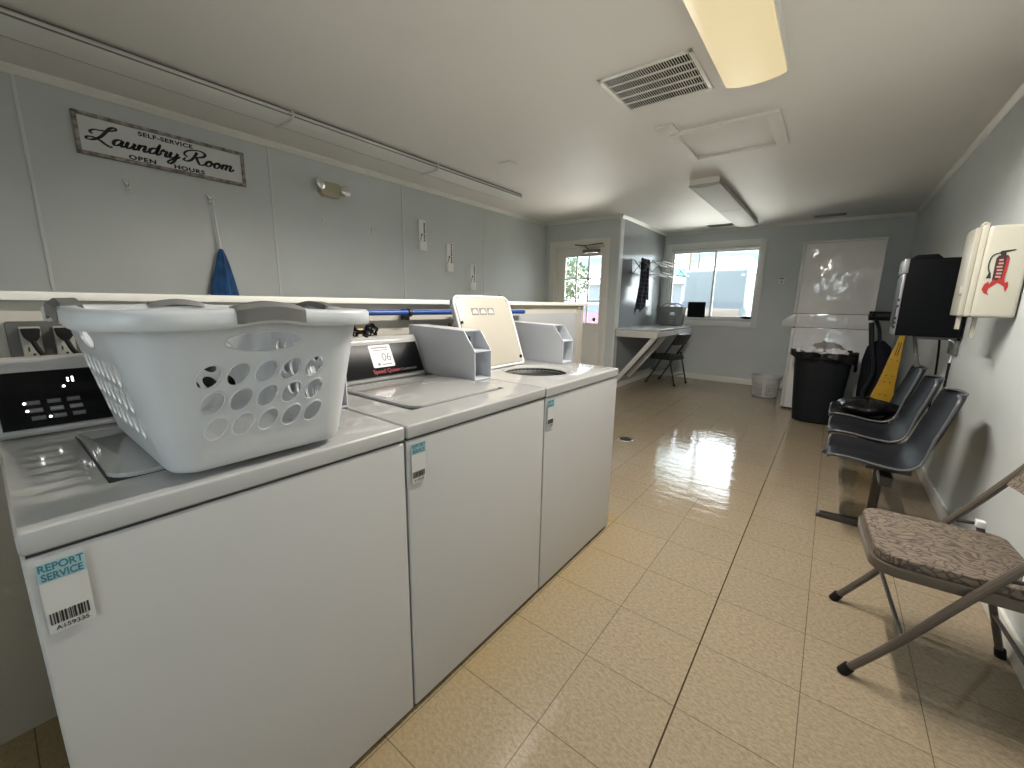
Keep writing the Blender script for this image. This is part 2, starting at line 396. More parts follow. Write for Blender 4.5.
# ---------------------------------------------------------------- the room
W = .12
struct(B().box(-W, XR+W, YR-W, YB+W, -.12, 0).build('floor', M['floor'], smooth=False))
struct(B().box(-W, XR+W, YR-W, YB+W, H, H+.12).build('ceiling', M['ceil'], smooth=False))
struct(B().box(-W, 0, YR-W, YD, 0, H).build('wall_left', M['wall'], smooth=False))
struct(B().box(XR, XR+W, YR-W, YB+W, 0, H).build('wall_right', M['wall'], smooth=False))
# door wall with the door opening
DX0, DX1, DZ = .17, 1.0, 2.045
b = B().box(-W, DX0, YD, YD+W, 0, H).box(DX1, XD, YD, YD+W, 0, H).box(DX0, DX1, YD, YD+W, DZ, H)
struct(b.build('wall_door_side', M['wall'], smooth=False))
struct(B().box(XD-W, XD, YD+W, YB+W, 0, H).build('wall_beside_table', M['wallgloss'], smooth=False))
WX0, WX1, WZ0, WZ1 = 1.335, 2.66, 1.01, 2.12
b = B().box(XD, WX0, YB, YB+W, 0, H).box(WX1, XR, YB, YB+W, 0, H).box(WX0, WX1, YB, YB+W, 0, WZ0).box(WX0, WX1, YB, YB+W, WZ1, H)
struct(b.build('wall_back', M['wall'], smooth=False))
RX0, RX1, RZ0, RZ1 = 3.25, 3.9, 1.0, 1.98
b = B().box(0, RX0, YR-W, YR, 0, H).box(RX1, XR, YR-W, YR, 0, H).box(RX0, RX1, YR-W, YR, 0, RZ0).box(RX0, RX1, YR-W, YR, RZ1, H)
struct(b.build('wall_rear', M['wall'], smooth=False))
# crown trims
def crown(name, p0, p1, nx, ny, s=.042):
    p0 = Vector(p0); p1 = Vector(p1)
    poly = [(0, 0), (0, -s), (.010, -s), (.014, -s*.8), (s*.7, -.012), (s*.75, 0)]
    n = Vector((nx, ny, 0))
    b = bmesh.new(); A = [b.verts.new(p0+n*q[0]+Vector((0, 0, q[1]))) for q in poly]; C = [b.verts.new(p1+n*q[0]+Vector((0, 0, q[1]))) for q in poly]
    b.faces.new(A); b.faces.new(C[::-1])
    for i in range(len(poly)): b.faces.new((A[i], C[i], C[(i+1) % len(poly)], A[(i+1) % len(poly)]))
    bmesh.ops.recalc_face_normals(b, faces=b.faces)
    q = B(); q.bm = b; struct(q.build(name, M['trim'], smooth=False))
crown('trim_1', (0, YR, H), (0, YD, H), 1, 0)
crown('trim_2', (0, YD, H), (XD, YD, H), 0, -1)
crown('trim_3', (XD, YD, H), (XD, YB, H), 1, 0)
crown('trim_4', (XD, YB, H), (XR, YB, H), 0, -1)
crown('trim_5', (XR, YR, H), (XR, YB, H), -1, 0)
# baseboards
struct(B().box(XD, XR, YB-.014, YB, 0, .09, .003).build('baseboard_back', M['trim']))
struct(B().box(XR-.014, XR, YR, YB-.014, 0, .09, .003).build('baseboard_right', M['trim']))
struct(B().box(XD, XD+.014, YD, YB-.014, 0, .09, .003).build('baseboard_table_side', M['trim']))
struct(B().box(1.07, XD, YD-.014, YD, 0, .09, .003).build('baseboard_door_side', M['trim']))
# battens over the panel joints of the left wall, corner strips
k = 6
for y in (.302, 1.572, 2.837, 4.10):
    struct(B().box(0, .006, y-.008, y+.008, 0, H-.042, .002).build('trim_%d' % k, M['batten'])); k += 1
struct(B().box(XD-.012, XD+.006, YD-.006, YD+.012, .0, H-.042, .003).build('trim_%d' % k, M['trim'])); k += 1

# window
wn_ = empty('window_1', (0, YB, 0)); struct(wn_, 'white framed sliding window over the folding table')
b = B()
x0, x1, z0, z1, c = 1.245, 2.72, .90, 2.225, .085
b.box(x0, x0+c, YB-.018, YB, z0, z1, .003).box(x1-c, x1, YB-.018, YB, z0, z1, .003).box(x0+c, x1-c, YB-.018, YB, z1-c, z1, .003).box(x0+c, x1-c, YB-.018, YB, z0, z0+c, .003)
b.build('window_casing', M['frame'], wn_)
b = B(); t_ = .02
b.box(WX0, WX0+t_, YB, YB+W, WZ0, WZ1).box(WX1-t_, WX1, YB, YB+W, WZ0, WZ1).box(WX0, WX1, YB, YB+W, WZ1-t_, WZ1).box(WX0, WX1, YB, YB+W, WZ0-.004, WZ0+t_)
b.build('window_jamb', M['frame'], wn_)
def sash(xa, xb, y, nm):
    b = B(); q = .028
    b.box(xa, xa+q, y-.012, y+.012, WZ0+t_, WZ1-t_, .003).box(xb-q, xb, y-.012, y+.012, WZ0+t_, WZ1-t_, .003).box(xa, xb, y-.012, y+.012, WZ1-t_-q, WZ1-t_, .003).box(xa, xb, y-.012, y+.012, WZ0+t_, WZ0+t_+q, .003)
    s_ = b.build('sash', M['frame'], wn_)
    B().box(xa+q, xb-q, y-.002, y+.002, WZ0+t_+q, WZ1-t_-q).build('window_pane', M['glass'], s_, smooth=False)
sash(WX0+t_, 2.035, YB+.05, 'a'); sash(2.01, WX1-t_, YB+.08, 'b')
B().box(2.595, 2.603, YB+.055, YB+.068, 1.50, 1.56, .003).build('window_latch', M['darkmetal'], wn_)
# rear window, behind the photographer
rw = empty('window_2', (0, YR, 0)); struct(rw, 'window in the rear wall')
b = B(); c = .08
b.box(RX0-c, RX0, YR, YR+.018, RZ0-c, RZ1+c).box(RX1, RX1+c, YR, YR+.018, RZ0-c, RZ1+c).box(RX0, RX1, YR, YR+.018, RZ1, RZ1+c).box(RX0, RX1, YR, YR+.018, RZ0-c, RZ0)
b.box(3.58, 3.62, YR-.08, YR-.05, RZ0, RZ1)
b.build('window_casing', M['frame'], rw)
B().box(RX0, RX1, YR-.07, YR-.066, RZ0, RZ1).build('window_pane', M['glass'], rw, smooth=False)

# door with nine lights
dr = empty('door_1', (0, YD, 0)); struct(dr, 'white door with a grid of glass panes')
b = B(); c = .085
b.box(DX0-c, DX0, YD-.018, YD, 0, DZ+c, .004).box(DX1, DX1+.07, YD-.018, YD, 0, DZ+c, .004).box(DX0, DX1, YD-.018, YD, DZ, DZ+c, .004)
b.box(DX0, DX0+.02, YD, YD+W, 0, DZ).box(DX1-.02, DX1, YD, YD+W, 0, DZ).box(DX0+.02, DX1-.02, YD, YD+W, DZ-.02, DZ)
b.build('door_casing', M['trim'], dr)
lx0, lx1, yy = DX0+.022, DX1-.022, YD+.035
gx0, gx1, gz0, gz1 = .335, .925, .945, 1.90
b = B().box(lx0, gx0, yy, yy+.04, .01, DZ-.022).box(gx1, lx1, yy, yy+.04, .01, DZ-.022).box(gx0, gx1, yy, yy+.04, gz1, DZ-.022).box(gx0, gx1, yy, yy+.04, .01, gz0)
for (pa, pb) in ((.30, .57), (.67, .94)):
    b.box(pa, pb, yy-.006, yy, .2, .80, .004)
lf = b.build('door_leaf', M['trim'], dr)
b = B()
for i in (1, 2):
    x = gx0+(gx1-gx0)*i/3; b.box(x-.008, x+.008, yy-.004, yy+.03, gz0, gz1)
    z = gz0+(gz1-gz0)*i/3; b.box(gx0, gx1, yy-.004, yy+.03, z-.008, z+.008)
b.build('muntins', M['frame'], lf)
B().box(gx0, gx1, yy+.018, yy+.022, gz0, gz1).build('door_pane', M['glass'], lf, smooth=False)
cl = B().box(.66, .90, YD-.05, YD+.033, 1.935, 1.985, .006).build('door_closer', M['silver'], dr)
B().tube([(.52, YD-.02, 2.065), (.72, YD-.10, 2.03), (.75, YD-.05, 1.99)], .008).tube([(.72, YD-.10, 2.03), (.96, YD-.02, 2.06)], .007).build('closer_arm', M['darkmetal'], cl)
B().cyl((.88, YD+.035, 1.0), (.88, YD-.02, 1.0), .012).lathe([(.0, -.03), (.022, -.026), (.028, -.01), (.02, .004), (.0, .006)], (.88, YD-.025, 1.0), 18, Matrix.Rotation(PI/2, 4, 'X')).build('door_knob', M['brass'], dr)

# half wall behind the washers, with its ledge
HW0, HW1 = 1.85, 1.98
b = B().box(HW0, HW1, YR, 3.07, 0, 1.205)
hw = b.build('wall_half', M['wallgreen'], smooth=False); struct(hw, 'waist high partition behind the washers')
struct(B().box(1.80, 2.01, YR, 3.13, 1.205, 1.228, .004).build('trim_20', M['trim']))
struct(B().box(HW1, HW1+.012, 1.95, 3.0, 0, 1.15, .002).build('wall_half_panel', M['wallgrey']))
struct(B().box(HW1, HW1+.018, 3.0, 3.07, 0, 1.17, .002).box(HW1-.13, HW1+.018, 3.07, 3.085, 0, 1.205, .002).build('trim_21', M['lidin']))
struct(B().box(HW1, HW1+.02, 3.0, 3.085, 1.17, 1.205, .002).build('trim_22', M['wood']))
# drain plate in the floor
b = B().lathe([(.035, .0005), (.058, .003), (.066, .0015), (.067, 0)], (2.27, 3.52, .0003), 28)
t0 = b.build('floor_drain', M['chrome']); tag(t0, 'small round chrome floor drain beyond the end of the washers', 'drain')
B().lathe([(0, .0005), (.045, .0045), (.0, .0048)], (2.27, 3.52, .0003), 24, cap=False).build('drain_hole', M['hole'], t0)
t0.name = 'floor_drain'

# ---------------------------------------------------------------- ceiling things
def wrap_fixture(name, xc, y0, y1, lens, label, group, w_=.27, d=.085, rails=((-.060, -.052),)):
    r = empty(name, (xc, (y0+y1)/2, H), label, 'ceiling light', group)
    yc = (y0+y1)/2; hl = (y1-y0)/2
    # housing plate
    B().box(-w_/2+.015, w_/2-.015, -hl, hl, -.02, 0, .002).build('housing', M['fixw'], r, local=True)
    prof = []
    for i in range(13):
        a = i/12; x = -w_/2 + w_*a; z = -d + min(.028, d*.22)*(abs(2*a-1)**2.6)
        prof.append((x, z))
    prof = [(-w_/2, -.022)] + prof + [(w_/2, -.022)]
    b = bmesh.new(); A = [b.verts.new((p[0], -hl, p[1])) for p in prof]; C = [b.verts.new((p[0], hl, p[1])) for p in prof]
    for i in range(len(prof)-1): b.faces.new((A[i], A[i+1], C[i+1], C[i]))
    b.faces.new(A[::-1]); b.faces.new(C); bmesh.ops.recalc_face_normals(b, faces=b.faces)
    q = B(); q.bm = b; q.build('lens', lens, r, local=True)
    b = B()
    for s in (-1, 1):
        for ra, rb in rails: b.box(s*w_/2-.004, s*w_/2+.004, -hl, hl, ra, rb, .001)
    b.build('side_rail', M['fixw'] if lens == M['lens'] else M['fixrail'], r, local=True)
    b = B()
    for s in (-1, 1): B().box(-w_/2, w_/2, s*hl-.003, s*hl+.003, -d*.6, 0).build('end_cap', M['fixw'], r, local=True)
    return r
big = wrap_fixture('ceiling_light', 3.168, 1.38, 2.60, M['lens'], 'lit ceiling light with a glowing yellowed lens, near the vent grille', None)
for s_ in (-1, 1): B().box(s_*.1385-.003, s_*.1385+.003, -.61, .61, -.056, 0, .001).build('side_glow_block', M['fixw'], big, local=True)  # opaque plates added to keep the lens side glow off the ceiling
for i in range(5):
    l = bpy.data.lights.new('tube_light', 'SPOT'); l.energy = LAMP_W; l.color = (1, .94, .85); l.shadow_soft_size = 0; l.spot_size = math.radians(172); l.spot_blend = .45
    o = bpy.data.objects.new('tube_light', l); COL.objects.link(o); o.parent = big; o.location = (0, -.5+i*.25, -.10)
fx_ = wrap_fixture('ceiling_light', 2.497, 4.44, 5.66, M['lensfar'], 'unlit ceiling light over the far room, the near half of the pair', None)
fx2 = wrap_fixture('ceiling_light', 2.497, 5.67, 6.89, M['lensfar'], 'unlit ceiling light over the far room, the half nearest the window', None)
labs = ['unlit strip light above the left wall, the last one toward the door', 'unlit strip light over the left wall, second from the door end', 'unlit strip light above the laundry sign, third from the door end', 'unlit strip light over the left wall at the left edge of the photo']
for i in range(4):
    y1 = 3.94-i*1.25
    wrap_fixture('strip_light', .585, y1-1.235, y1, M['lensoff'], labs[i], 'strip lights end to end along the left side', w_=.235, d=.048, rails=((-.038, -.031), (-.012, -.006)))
# joint clip
for y in (1.44, 2.69):
    tag(B().tube([(.70, y, H-.004), (.718, y, H-.03), (.70, y, H-.056), (.60, y, H-.060), (.47, y, H-.052)], .006).build('joint_clip', M['trim']), 'thin white joint clip around the strip light, %s' % ('near the laundry sign' if y < 2 else 'above the small white wall tags'), 'clip')
# return air grille
r = empty('vent_grille', (2.70, 2.48, H), 'rectangular white return air grille with dark slots, beside the lit ceiling light', 'vent')
hx, hy = .245, .225
b = B()
b.box(-hx, hx, -hy, -hy+.022, -.010, 0, .003).box(-hx, hx, hy-.022, hy, -.010, 0, .003).box(-hx, -hx+.022, -hy, hy, -.010, 0, .003).box(hx-.022, hx, -hy, hy, -.010, 0, .003)
for i in range(1, 5): x_ = -hy+.022+(2*hy-.044)*i/5; b.box(-hx+.02, hx-.02, x_-.004, x_+.004, -.009, -.002)
b.build('grille_frame', M['trim'], r, local=True)
B().box(-hx+.01, hx-.01, -hy+.01, hy-.01, -.0025, -.0005).build('grille_backing', M['hole'], r, local=True)
b = B()
for i in range(34):
    x_ = -hx+.03+(2*hx-.06)*i/33
    b.box(-.0011, .0011, -hy+.02, hy-.02, -.006, -.001, mtx=Matrix.Translation((x_, 0, 0)))
b.build('louvers', M['fixw'], r, local=True)
# attic hatch
r = empty('attic_hatch', (2.885, 3.53, H), 'square ceiling access hatch with a raised painted frame', 'hatch')
hx, hy = .33, .33
b = B(); q = .075
b.box(-hx, hx, -hy, -hy+q*.6, -.018, 0, .002).box(-hx, hx, hy-q*.5, hy, -.018, 0, .002).box(-hx, -hx+q*.5, -hy+q*.6, hy-q*.5, -.018, 0, .002).box(hx-q, hx, -hy+q*.6, hy-q*.5, -.018, 0, .002)
b.build('hatch_frame', M['ceil'], r, local=True)
B().box(-hx+.05, hx-.05, -hy+.05, hy-.05, -.004, 0, .001).build('hatch_panel', M['ceil'], r, local=True)
tag(B().box(2.50, 2.62, 3.04, 3.21, H-.012, H, .003).build('ceiling_plate', M['ceil']), 'small painted plate on the ceiling beside the hatch', 'plate')
tag(B().box(1.15, 1.28, 2.99, 3.11, H-.008, H, .003).build('ceiling_plate', M['ceil']), 'faint blank plate on the bare ceiling between strip lights and hatch', 'plate')
for (x, y, lb) in ((2.12, 7.05, 'narrow ceiling register directly above the window'), (3.43, 7.05, 'narrow ceiling register above the stacked washer and dryer')):
    r = empty('ceiling_register', (x, y, H), lb, 'vent', 'ceiling registers along the back wall')
    B().box(-.17, .17, -.07, .07, -.008, 0, .002).build('register_frame', M['fixrail'], r, local=True)
    b = B()
    for i in range(5): b.box(-.15, .15, -.05+i*.025-.004, -.05+i*.025+.004, -.012, -.008)
    b.build('register_blades', M['grey'], r, local=True)

# ---------------------------------------------------------------- left wall things
# sign
SG = empty('laundry_sign', (0, .945, 2.16), 'framed white wall sign with black script lettering about laundry hours', 'sign')
sy0, sy1, sz0, sz1 = .503, 1.388, 2.042, 2.276
B().box(.004, .014, sy0+.02, sy1-.02, sz0+.02, sz1-.02).build('sign_face', M['signw'], SG)
b = B(); q = .021
b.box(0, .026, sy0, sy1, sz1-q, sz1, .004).box(0, .026, sy0, sy1, sz0, sz0+q, .004).box(0, .026, sy0, sy0+q, sz0, sz1, .004).box(0, .026, sy1-q, sy1, sz0, sz1, .004)
b.build('sign_frame', M['wood'], SG)
fm = lambda y, z: frame_mtx((.0145, y, z), (0, 1, 0), (0, 0, 1))
text_mesh('lettering', 'SELF-SERVICE', .034, M['ink'], SG, fm(.935, 2.219), align='CENTER', xs=1.3, bold=.0012, spacing=1.1)
text_mesh('lettering', 'OPEN', .034, M['ink'], SG, fm(.80, 2.069), align='CENTER', xs=1.4, bold=.0014, spacing=1.15)
text_mesh('lettering', 'HOURS', .034, M['ink'], SG, fm(1.045, 2.069), align='CENTER', xs=1.4, bold=.0014, spacing=1.15)
G = {
 'L': ([[(-1.15,1.05),(-1.5,1.35),(-1.15,1.75),(-.4,1.85),(.35,2.05),(.95,2.45),(.75,2.75),(.3,2.45),(.0,1.6),(-.35,.75),(-.95,.15),(-1.55,.1),(-1.6,.42),(-1.1,.55),(-.3,.28),(.35,-.15),(.95,-.45),(1.15,-.35)]], 1.05),
 'a': ([[(.95,.85),(.6,1.02),(.2,.8),(.08,.4),(.25,.02),(.6,.12),(.9,.6),(.98,1.0)],[(.98,1.0),(.9,.35),(1.05,.0),(1.3,.15),(1.5,.45)]], 1.42),
 'u': ([[(-.08,.45),(.12,1.0),(.05,.4),(.2,.0),(.5,.1),(.8,.6),(.88,1.0)],[(.88,1.0),(.8,.35),(.95,.0),(1.2,.15),(1.4,.45)]], 1.32),
 'n': ([[(-.08,.45),(.12,1.0),(.08,.5),(.02,.0)],[(.05,.4),(.35,.9),(.65,1.0),(.75,.7),(.7,.25),(.85,.0),(1.1,.15),(1.3,.45)]], 1.22),
 'm': ([[(-.08,.45),(.12,1.0),(.08,.5),(.02,.0)],[(.05,.4),(.3,.9),(.55,1.0),(.65,.7),(.58,.0)],[(.6,.4),(.9,.95),(1.15,1.0),(1.25,.7),(1.2,.25),(1.35,.0),(1.6,.15),(1.8,.5)]], 1.8),
 'd': ([[(.95,.85),(.6,1.02),(.2,.8),(.08,.4),(.25,.02),(.6,.12),(.9,.6),(1.0,1.2),(1.05,1.9)],[(1.03,1.6),(.93,.6),(.95,.2),(1.1,.0),(1.3,.15),(1.5,.45)]], 1.42),
 'r': ([[(-.08,.45),(.15,1.1),(.3,.85),(.62,.92),(.6,.5),(.62,.1),(.8,.0),(1.0,.2),(1.1,.45)]], 1.05),
 'y': ([[(-.05,.45),(.12,1.0),(.05,.4),(.22,.02),(.55,.15),(.85,.6),(.92,1.0)],[(.92,1.0),(.85,.2),(.7,-.6),(.35,-1.0),(.05,-.8),(.25,-.4),(.8,.0),(1.35,.5)]], 1.3),
 'R': ([[(-.75,.85),(-1.25,1.25),(-1.1,1.85),(-.3,2.3),(.7,2.4),(1.35,2.0),(1.2,1.5),(.5,1.15),(.1,1.2)],[(.25,2.05),(.1,1.2),(-.2,.45),(-.7,.1),(-1.15,.25),(-.95,.6)],[(.35,1.15),(.65,.55),(1.0,.05),(1.4,-.05),(1.75,.3)]], 1.75),
 'o': ([[(.55,1.02),(.2,.8),(.08,.35),(.3,.0),(.65,.1),(.85,.55),(.7,.95),(.5,1.0),(.55,.75),(.9,.65),(1.25,.75)]], 1.15),
 ' ': ([], 1.75)}
def script_word(s, y0, zb, h, width):
    tot = sum(G[c_][1] for c_ in s); kx = width/tot; x = 0; b = B()
    for c_ in s:
        for st in G[c_][0]:
            pts = crom([(p[0], p[1], 0) for p in st], 6)
            bm = bmesh.new(); L1 = []; R1 = []
            P2 = [(y0+(x+p.x+.30*(p.y))*kx, zb+p.y*h) for p in pts]
            for i, p in enumerate(P2):
                a_ = P2[max(i-1, 0)]; c2_ = P2[min(i+1, len(P2)-1)]; dx, dz = c2_[0]-a_[0], c2_[1]-a_[1]; l_ = math.hypot(dx, dz) or 1
                down = abs(dz)/l_; wd = .0034+.0056*down*(1 if dz < 0 else .55)
                nx_, nz_ = -dz/l_*wd, dx/l_*wd
                L1.append(bm.verts.new((.0152, p[0]+nx_, p[1]+nz_))); R1.append(bm.verts.new((.0152, p[0]-nx_, p[1]-nz_)))
            for i in range(len(P2)-1): bm.faces.new((L1[i], L1[i+1], R1[i+1], R1[i]))
            me = bpy.data.meshes.new('t'); bm.to_mesh(me); bm.free(); b.bm.from_mesh(me); bpy.data.meshes.remove(me)
        x += G[c_][1]
    return b
b = script_word('Laundry', .617, 2.128, .036, .375); b.build('script_lettering', M['ink'], SG, smooth=False)
b = script_word('Room', 1.062, 2.128, .036, .25); b.build('script_lettering', M['ink'], SG, smooth=False)
# hooks
hl = ['small white wall hook below the laundry sign, nothing on it', 'small white wall hook holding the white cord', 'small white wall hook under the emergency light', 'small white wall hook between emergency light and white tags']
for (y, z), lb in zip(((.709, 1.90), (1.150, 1.90), (1.989, 1.888), (2.436, 1.884)), hl):
    b = B().box(0, .006, -.012, .012, -.028, .028, .003)
    b.tube(crom([(.003, 0, .008), (.035, 0, .004), (.055, 0, .02), (.058, 0, .032)]), .0045).tube(crom([(.003, 0, -.012), (.028, 0, -.022), (.040, 0, -.008)]), .0045)
    b.tube(crom([(.003, 0, .01), (.03, -.02, .02), (.045, -.03, .034)]), .004)
    o = b.build('wall_hook', M['white']); o.location = (0, y, z); tag(o, lb, 'hook', 'white hooks on the left wall')
# blue cloth hung on a white cord
r = empty('hanging_blue_cloth', (.045, 1.155, 1.90), 'blue cloth hanging from a white cord on a wall hook', 'cloth')
B().tube([(.045, 1.150, 1.905), (.045, 1.153, 1.75), (.045, 1.165, 1.555)], [.004, .006, .009]).build('cord', M['white'], r)
def F(u, v):
    a = 2*PI*u; zz = 1.57-v*.47
    wy = .010+.085*min(1, (v*1.15))**.8; wx = .012+.022*min(1, v*1.3)
    fold = 1+.16*math.sin(5*a+v*2)+.08*math.sin(9*a)
    return (.045+wx*fold*math.cos(a), 1.165-.01*v+wy*fold*math.sin(a), zz)
B().grid(F, 40, 14, closed_u=True).build('blue_fabric', M['bluecloth'], r)
# emergency light
r = empty('emergency_light', (0, 2.045, 2.155), 'cream twin head emergency light high on the left wall', 'emergency light')
prof = [(-.10, -.03), (-.07, -.06), (.07, -.06), (.10, -.03), (.10, .03), (.07, .06), (-.07, .06), (-.10, .03)]
B().prism([(p[0]+2.045, p[1]+2.155) for p in prof], 'x', 0, .065, .012, 3).build('body', M['cream'], r)
for s, nm in ((-1, 'a'), (1, 'b')):
    mt = Matrix.Rotation(PI/2+.0, 4, 'Y') @ Matrix.Rotation(.0, 4, 'X')
    cpt = (.085, 2.045+s*.112, 2.165+(.01 if s < 0 else -.01))
    h_ = B().lathe([(.0, -.035), (.028, -.03), (.043, -.005), (.046, .012), (.040, .018), (.02, .030), (.0, .034)], cpt, 24, Matrix.Rotation(PI/2-.25, 4, 'Y') @ Matrix.Rotation(.3*s, 4, 'X')).build('lamp_head', M['reflector'], r)
    B().cyl((.04, 2.045+s*.08, 2.155), cpt, .012).build('lamp_neck', M['cream'], r)
# three small white tags, printed lettering runs down them
tl = ['small white wall tag with black vertical print, nearest and highest of the three', 'small white wall tag with black vertical print, middle of the three', 'small white wall tag with black vertical print, lowest, closest to the door']
for i, (y, z0, z1) in enumerate(((3.08, 1.76, 2.075), (3.48, 1.565, 1.875), (3.87, 1.37, 1.68))):
    r = empty('wall_tag', (0, y, z0), tl[i], 'wall sign', 'white tags stepping down the left wall')
    h_ = z1-z0
    B().box(0, .022, -.05, .05, 0, h_, .004).build('tag_plate', M['white'], r, local=True)
    B().box(.022, .034, -.047, .047, 0, .085, .003).build('pocket', M['white'], r, local=True)
    b = B(); rnd = random.Random(i+3)
    zz = .10
    while zz < h_-.02:
        l_ = rnd.uniform(.010, .018); b.box(.0222, .0228, .012, .034, zz, zz+l_); zz += l_+rnd.uniform(.004, .012)
    b.cyl((.0222, -.012, .165), (.0230, -.012, .165), .011, 12)
    b.prism([(-.044, .088), (-.038, .088), (-.008, .16), (-.016, .165)], 'x', .0222, .0229)
    b.build('dark_print', M['ink'], r, local=True)
# ---------------------------------------------------------------- washers
ZT = .900
XF = 2.80
def service_sticker(par, y, w_=.048):
    z1 = .846
    s_ = B().box(XF-.0003, XF+.0006, y, y+w_, z1-.112, z1, 0).build('service_sticker', M['paper'], par, smooth=False)
    tag(s_, 'white service sticker')
    B().box(XF+.0006, XF+.0010, y, y+w_, z1-.030, z1).build('teal_band', M['tealb'], s_, smooth=False)
    f_ = lambda yy, zz: frame_mtx((XF+.0011, yy, zz), (0, 1, 0), (0, 0, 1))
    text_mesh('print', 'REPORT', .0155, M['teal'], s_, f_(y+w_/2, z1-.0132), .0002, align='CENTER', xs=.82, bold=.0004)
    text_mesh('print', 'SERVICE', .0155, M['teal'], s_, f_(y+w_/2, z1-.0275), .0002, align='CENTER', xs=.75, bold=.0004)
    b = B(); rnd = random.Random(11); x = y+.003
    while x < y+w_-.004:
        q = rnd.choice((.0008, .0014, .0022)); b.box(XF+.0006, XF+.0011, x, x+q, z1-.098, z1-.080); x += q+rnd.choice((.0007, .0012, .0018))
    b.build('barcode', M['ink'], s_, smooth=False)
    text_mesh('print', 'A159335', .0095, M['ink'], s_, f_(y+w_/2, z1-.108), .0002, align='CENTER')
def washer(y0, y1, label, open_lid=False, digital=False):
    r = empty('washing_machine', ((XF+2.09)/2, (y0+y1)/2, 0), label, 'washing machine', 'white top-loading washers in a row')
    y0 += .002; y1 -= .002
    if open_lid:
        b = B().box(XF-.02, XF-.004, y0+.001, y1-.001, .018, .856, .005, 3).box(2.10, XF-.012, y0+.001, y0+.012, .018, .856).box(2.10, XF-.012, y1-.012, y1-.001, .018, .856).box(2.10, 2.112, y0, y1, .018, .856)
    else: b = B().box(2.10, XF-.004, y0+.001, y1-.001, .018, .856, .008, 3)
    b.build('cabinet', M['enamelfront'], r)
    B().box(2.12, XF-.03, y0+.01, y1-.01, .004, .02).build('base', M['dark'], r)
    for xx in (2.16, XF-.07):
        for yy in (y0+.06, y1-.06): B().cyl((xx, yy, 0), (xx, yy, .018), .018).build('foot', M['rubber'], r)
    B().box(2.10, XF-.010, y0+.006, y1-.006, .855, .862).build('top_gap', M['dark'], r)
    if not open_lid:
        B().box(2.095, XF, y0, y1, .862, ZT, .009, 3).build('top', M['enamel'], r)
        la, lb_, ya, yb_ = 2.30, 2.682, y0+.115, y1-.115
        B().box(la-.002, lb_+.0005, ya-.003, yb_+.001, ZT-.002, ZT+.0012, .0004).build('lid_gap', M['dark'], r)
        def rr(x0, x1, ya, yb, rad, n=6):
            P = []
            for cx_, cy_, a0 in ((x1-rad, ya+rad, -PI/2), (x1-rad, yb-rad, 0), (x0+.01, yb-.01, PI/2), (x0+.01, ya+.01, PI)):
                rd = rad if cx_ > x0+.05 else .01
                for k_ in range(n+1): a = a0+PI/2*k_/n; P.append((cx_+rd*math.cos(a), cy_+rd*math.sin(a)))
            return P
        B().prism(rr(la, lb_, ya, yb_, .045), 'z', ZT, ZT+.009, .0025).build('lid', M['enamel'], r)
    else:
        # top plate with a round opening
        cx_, cy_, R_ = 2.525, (y0+y1)/2-.015, .150
        bm = bmesh.new(); n = 48; outer = []; inner = []
        X0, X1 = 2.095, XF
        for k_ in range(n):
            a = 2*PI*k_/n; dx, dy = math.cos(a), math.sin(a)
            tt = min(((X1-cx_)/dx if dx > 1e-6 else ((X0-cx_)/dx if dx < -1e-6 else 9)), ((y1-cy_)/dy if dy > 1e-6 else ((y0-cy_)/dy if dy < -1e-6 else 9)))
            outer.append((cx_+dx*tt, cy_+dy*tt)); inner.append((cx_+dx*R_, cy_+dy*R_))
        for cn in ((X0, y0), (X1, y0), (X1, y1), (X0, y1)):
            j = min(range(n), key=lambda q_: (outer[q_][0]-cn[0])**2+(outer[q_][1]-cn[1])**2); outer[j] = cn
        def ring(P, z): return [bm.verts.new((p[0], p[1], z)) for p in P]
        sh = lambda P, q_: [(min(max(p[0], X0+q_), X1-q_), min(max(p[1], y0+q_), y1-q_)) for p in P]
        def sc_(P, s): return [(cx_+(p[0]-cx_)*s, cy_+(p[1]-cy_)*s) for p in P]
        rings = [ring(outer, .862), ring(outer, ZT-.007), ring(sh(outer, .003), ZT-.002), ring(sh(outer, .009), ZT), ring(sc_(inner, 1.13), ZT), ring(sc_(inner, 1.07), ZT-.006), ring(inner, ZT-.012), ring(inner, ZT-.05)]
        for A, C in zip(rings, rings[1:]):
            for k_ in range(n): bm.faces.new((A[k_], A[(k_+1) % n], C[(k_+1) % n], C[k_]))
        bmesh.ops.recalc_face_normals(bm, faces=bm.faces)
        q_ = B(); q_.bm = bm; q_.build('top', M['enamel'], r, angle=30)
        B().lathe([(.147, ZT-.03), (.150, ZT-.06), (.17, ZT-.12), (.20, .55), (.19, .52), (0, .52)], (cx_, cy_, 0), 40, cap=False).build('drum', M['steel'], r)
        B().lathe([(.149, ZT-.016), (.1505, ZT-.026), (.135, ZT-.04), (.133, ZT-.05), (.149, ZT-.05)], (cx_, cy_, 0), 40, cap=False).build('tub_ring', M['dark'], r)
        # lid standing open, leaning back
        w2 = .207; yc = y0+.245
        h0 = Vector((2.362, yc, ZT+.004)); top = Vector((2.238, yc, 1.247)); up = (top-h0); hh = up.length
        mt = frame_mtx(h0, (0, 1, 0), up)
        def rrect(w_, h_, rad, n=6):
            P = []
            for sx_, sy_, a0 in ((1, 0, -PI/2), (1, 1, 0), (-1, 1, PI/2), (-1, 0, PI)):
                rd = rad if sy_ else .012
                ccx = sx_*(w_-rd); ccy = (h_-rd) if sy_ else rd
                for k_ in range(n+1): a = a0+PI/2*k_/n; P.append((ccx+rd*math.cos(a), ccy+rd*math.sin(a)))
            return P
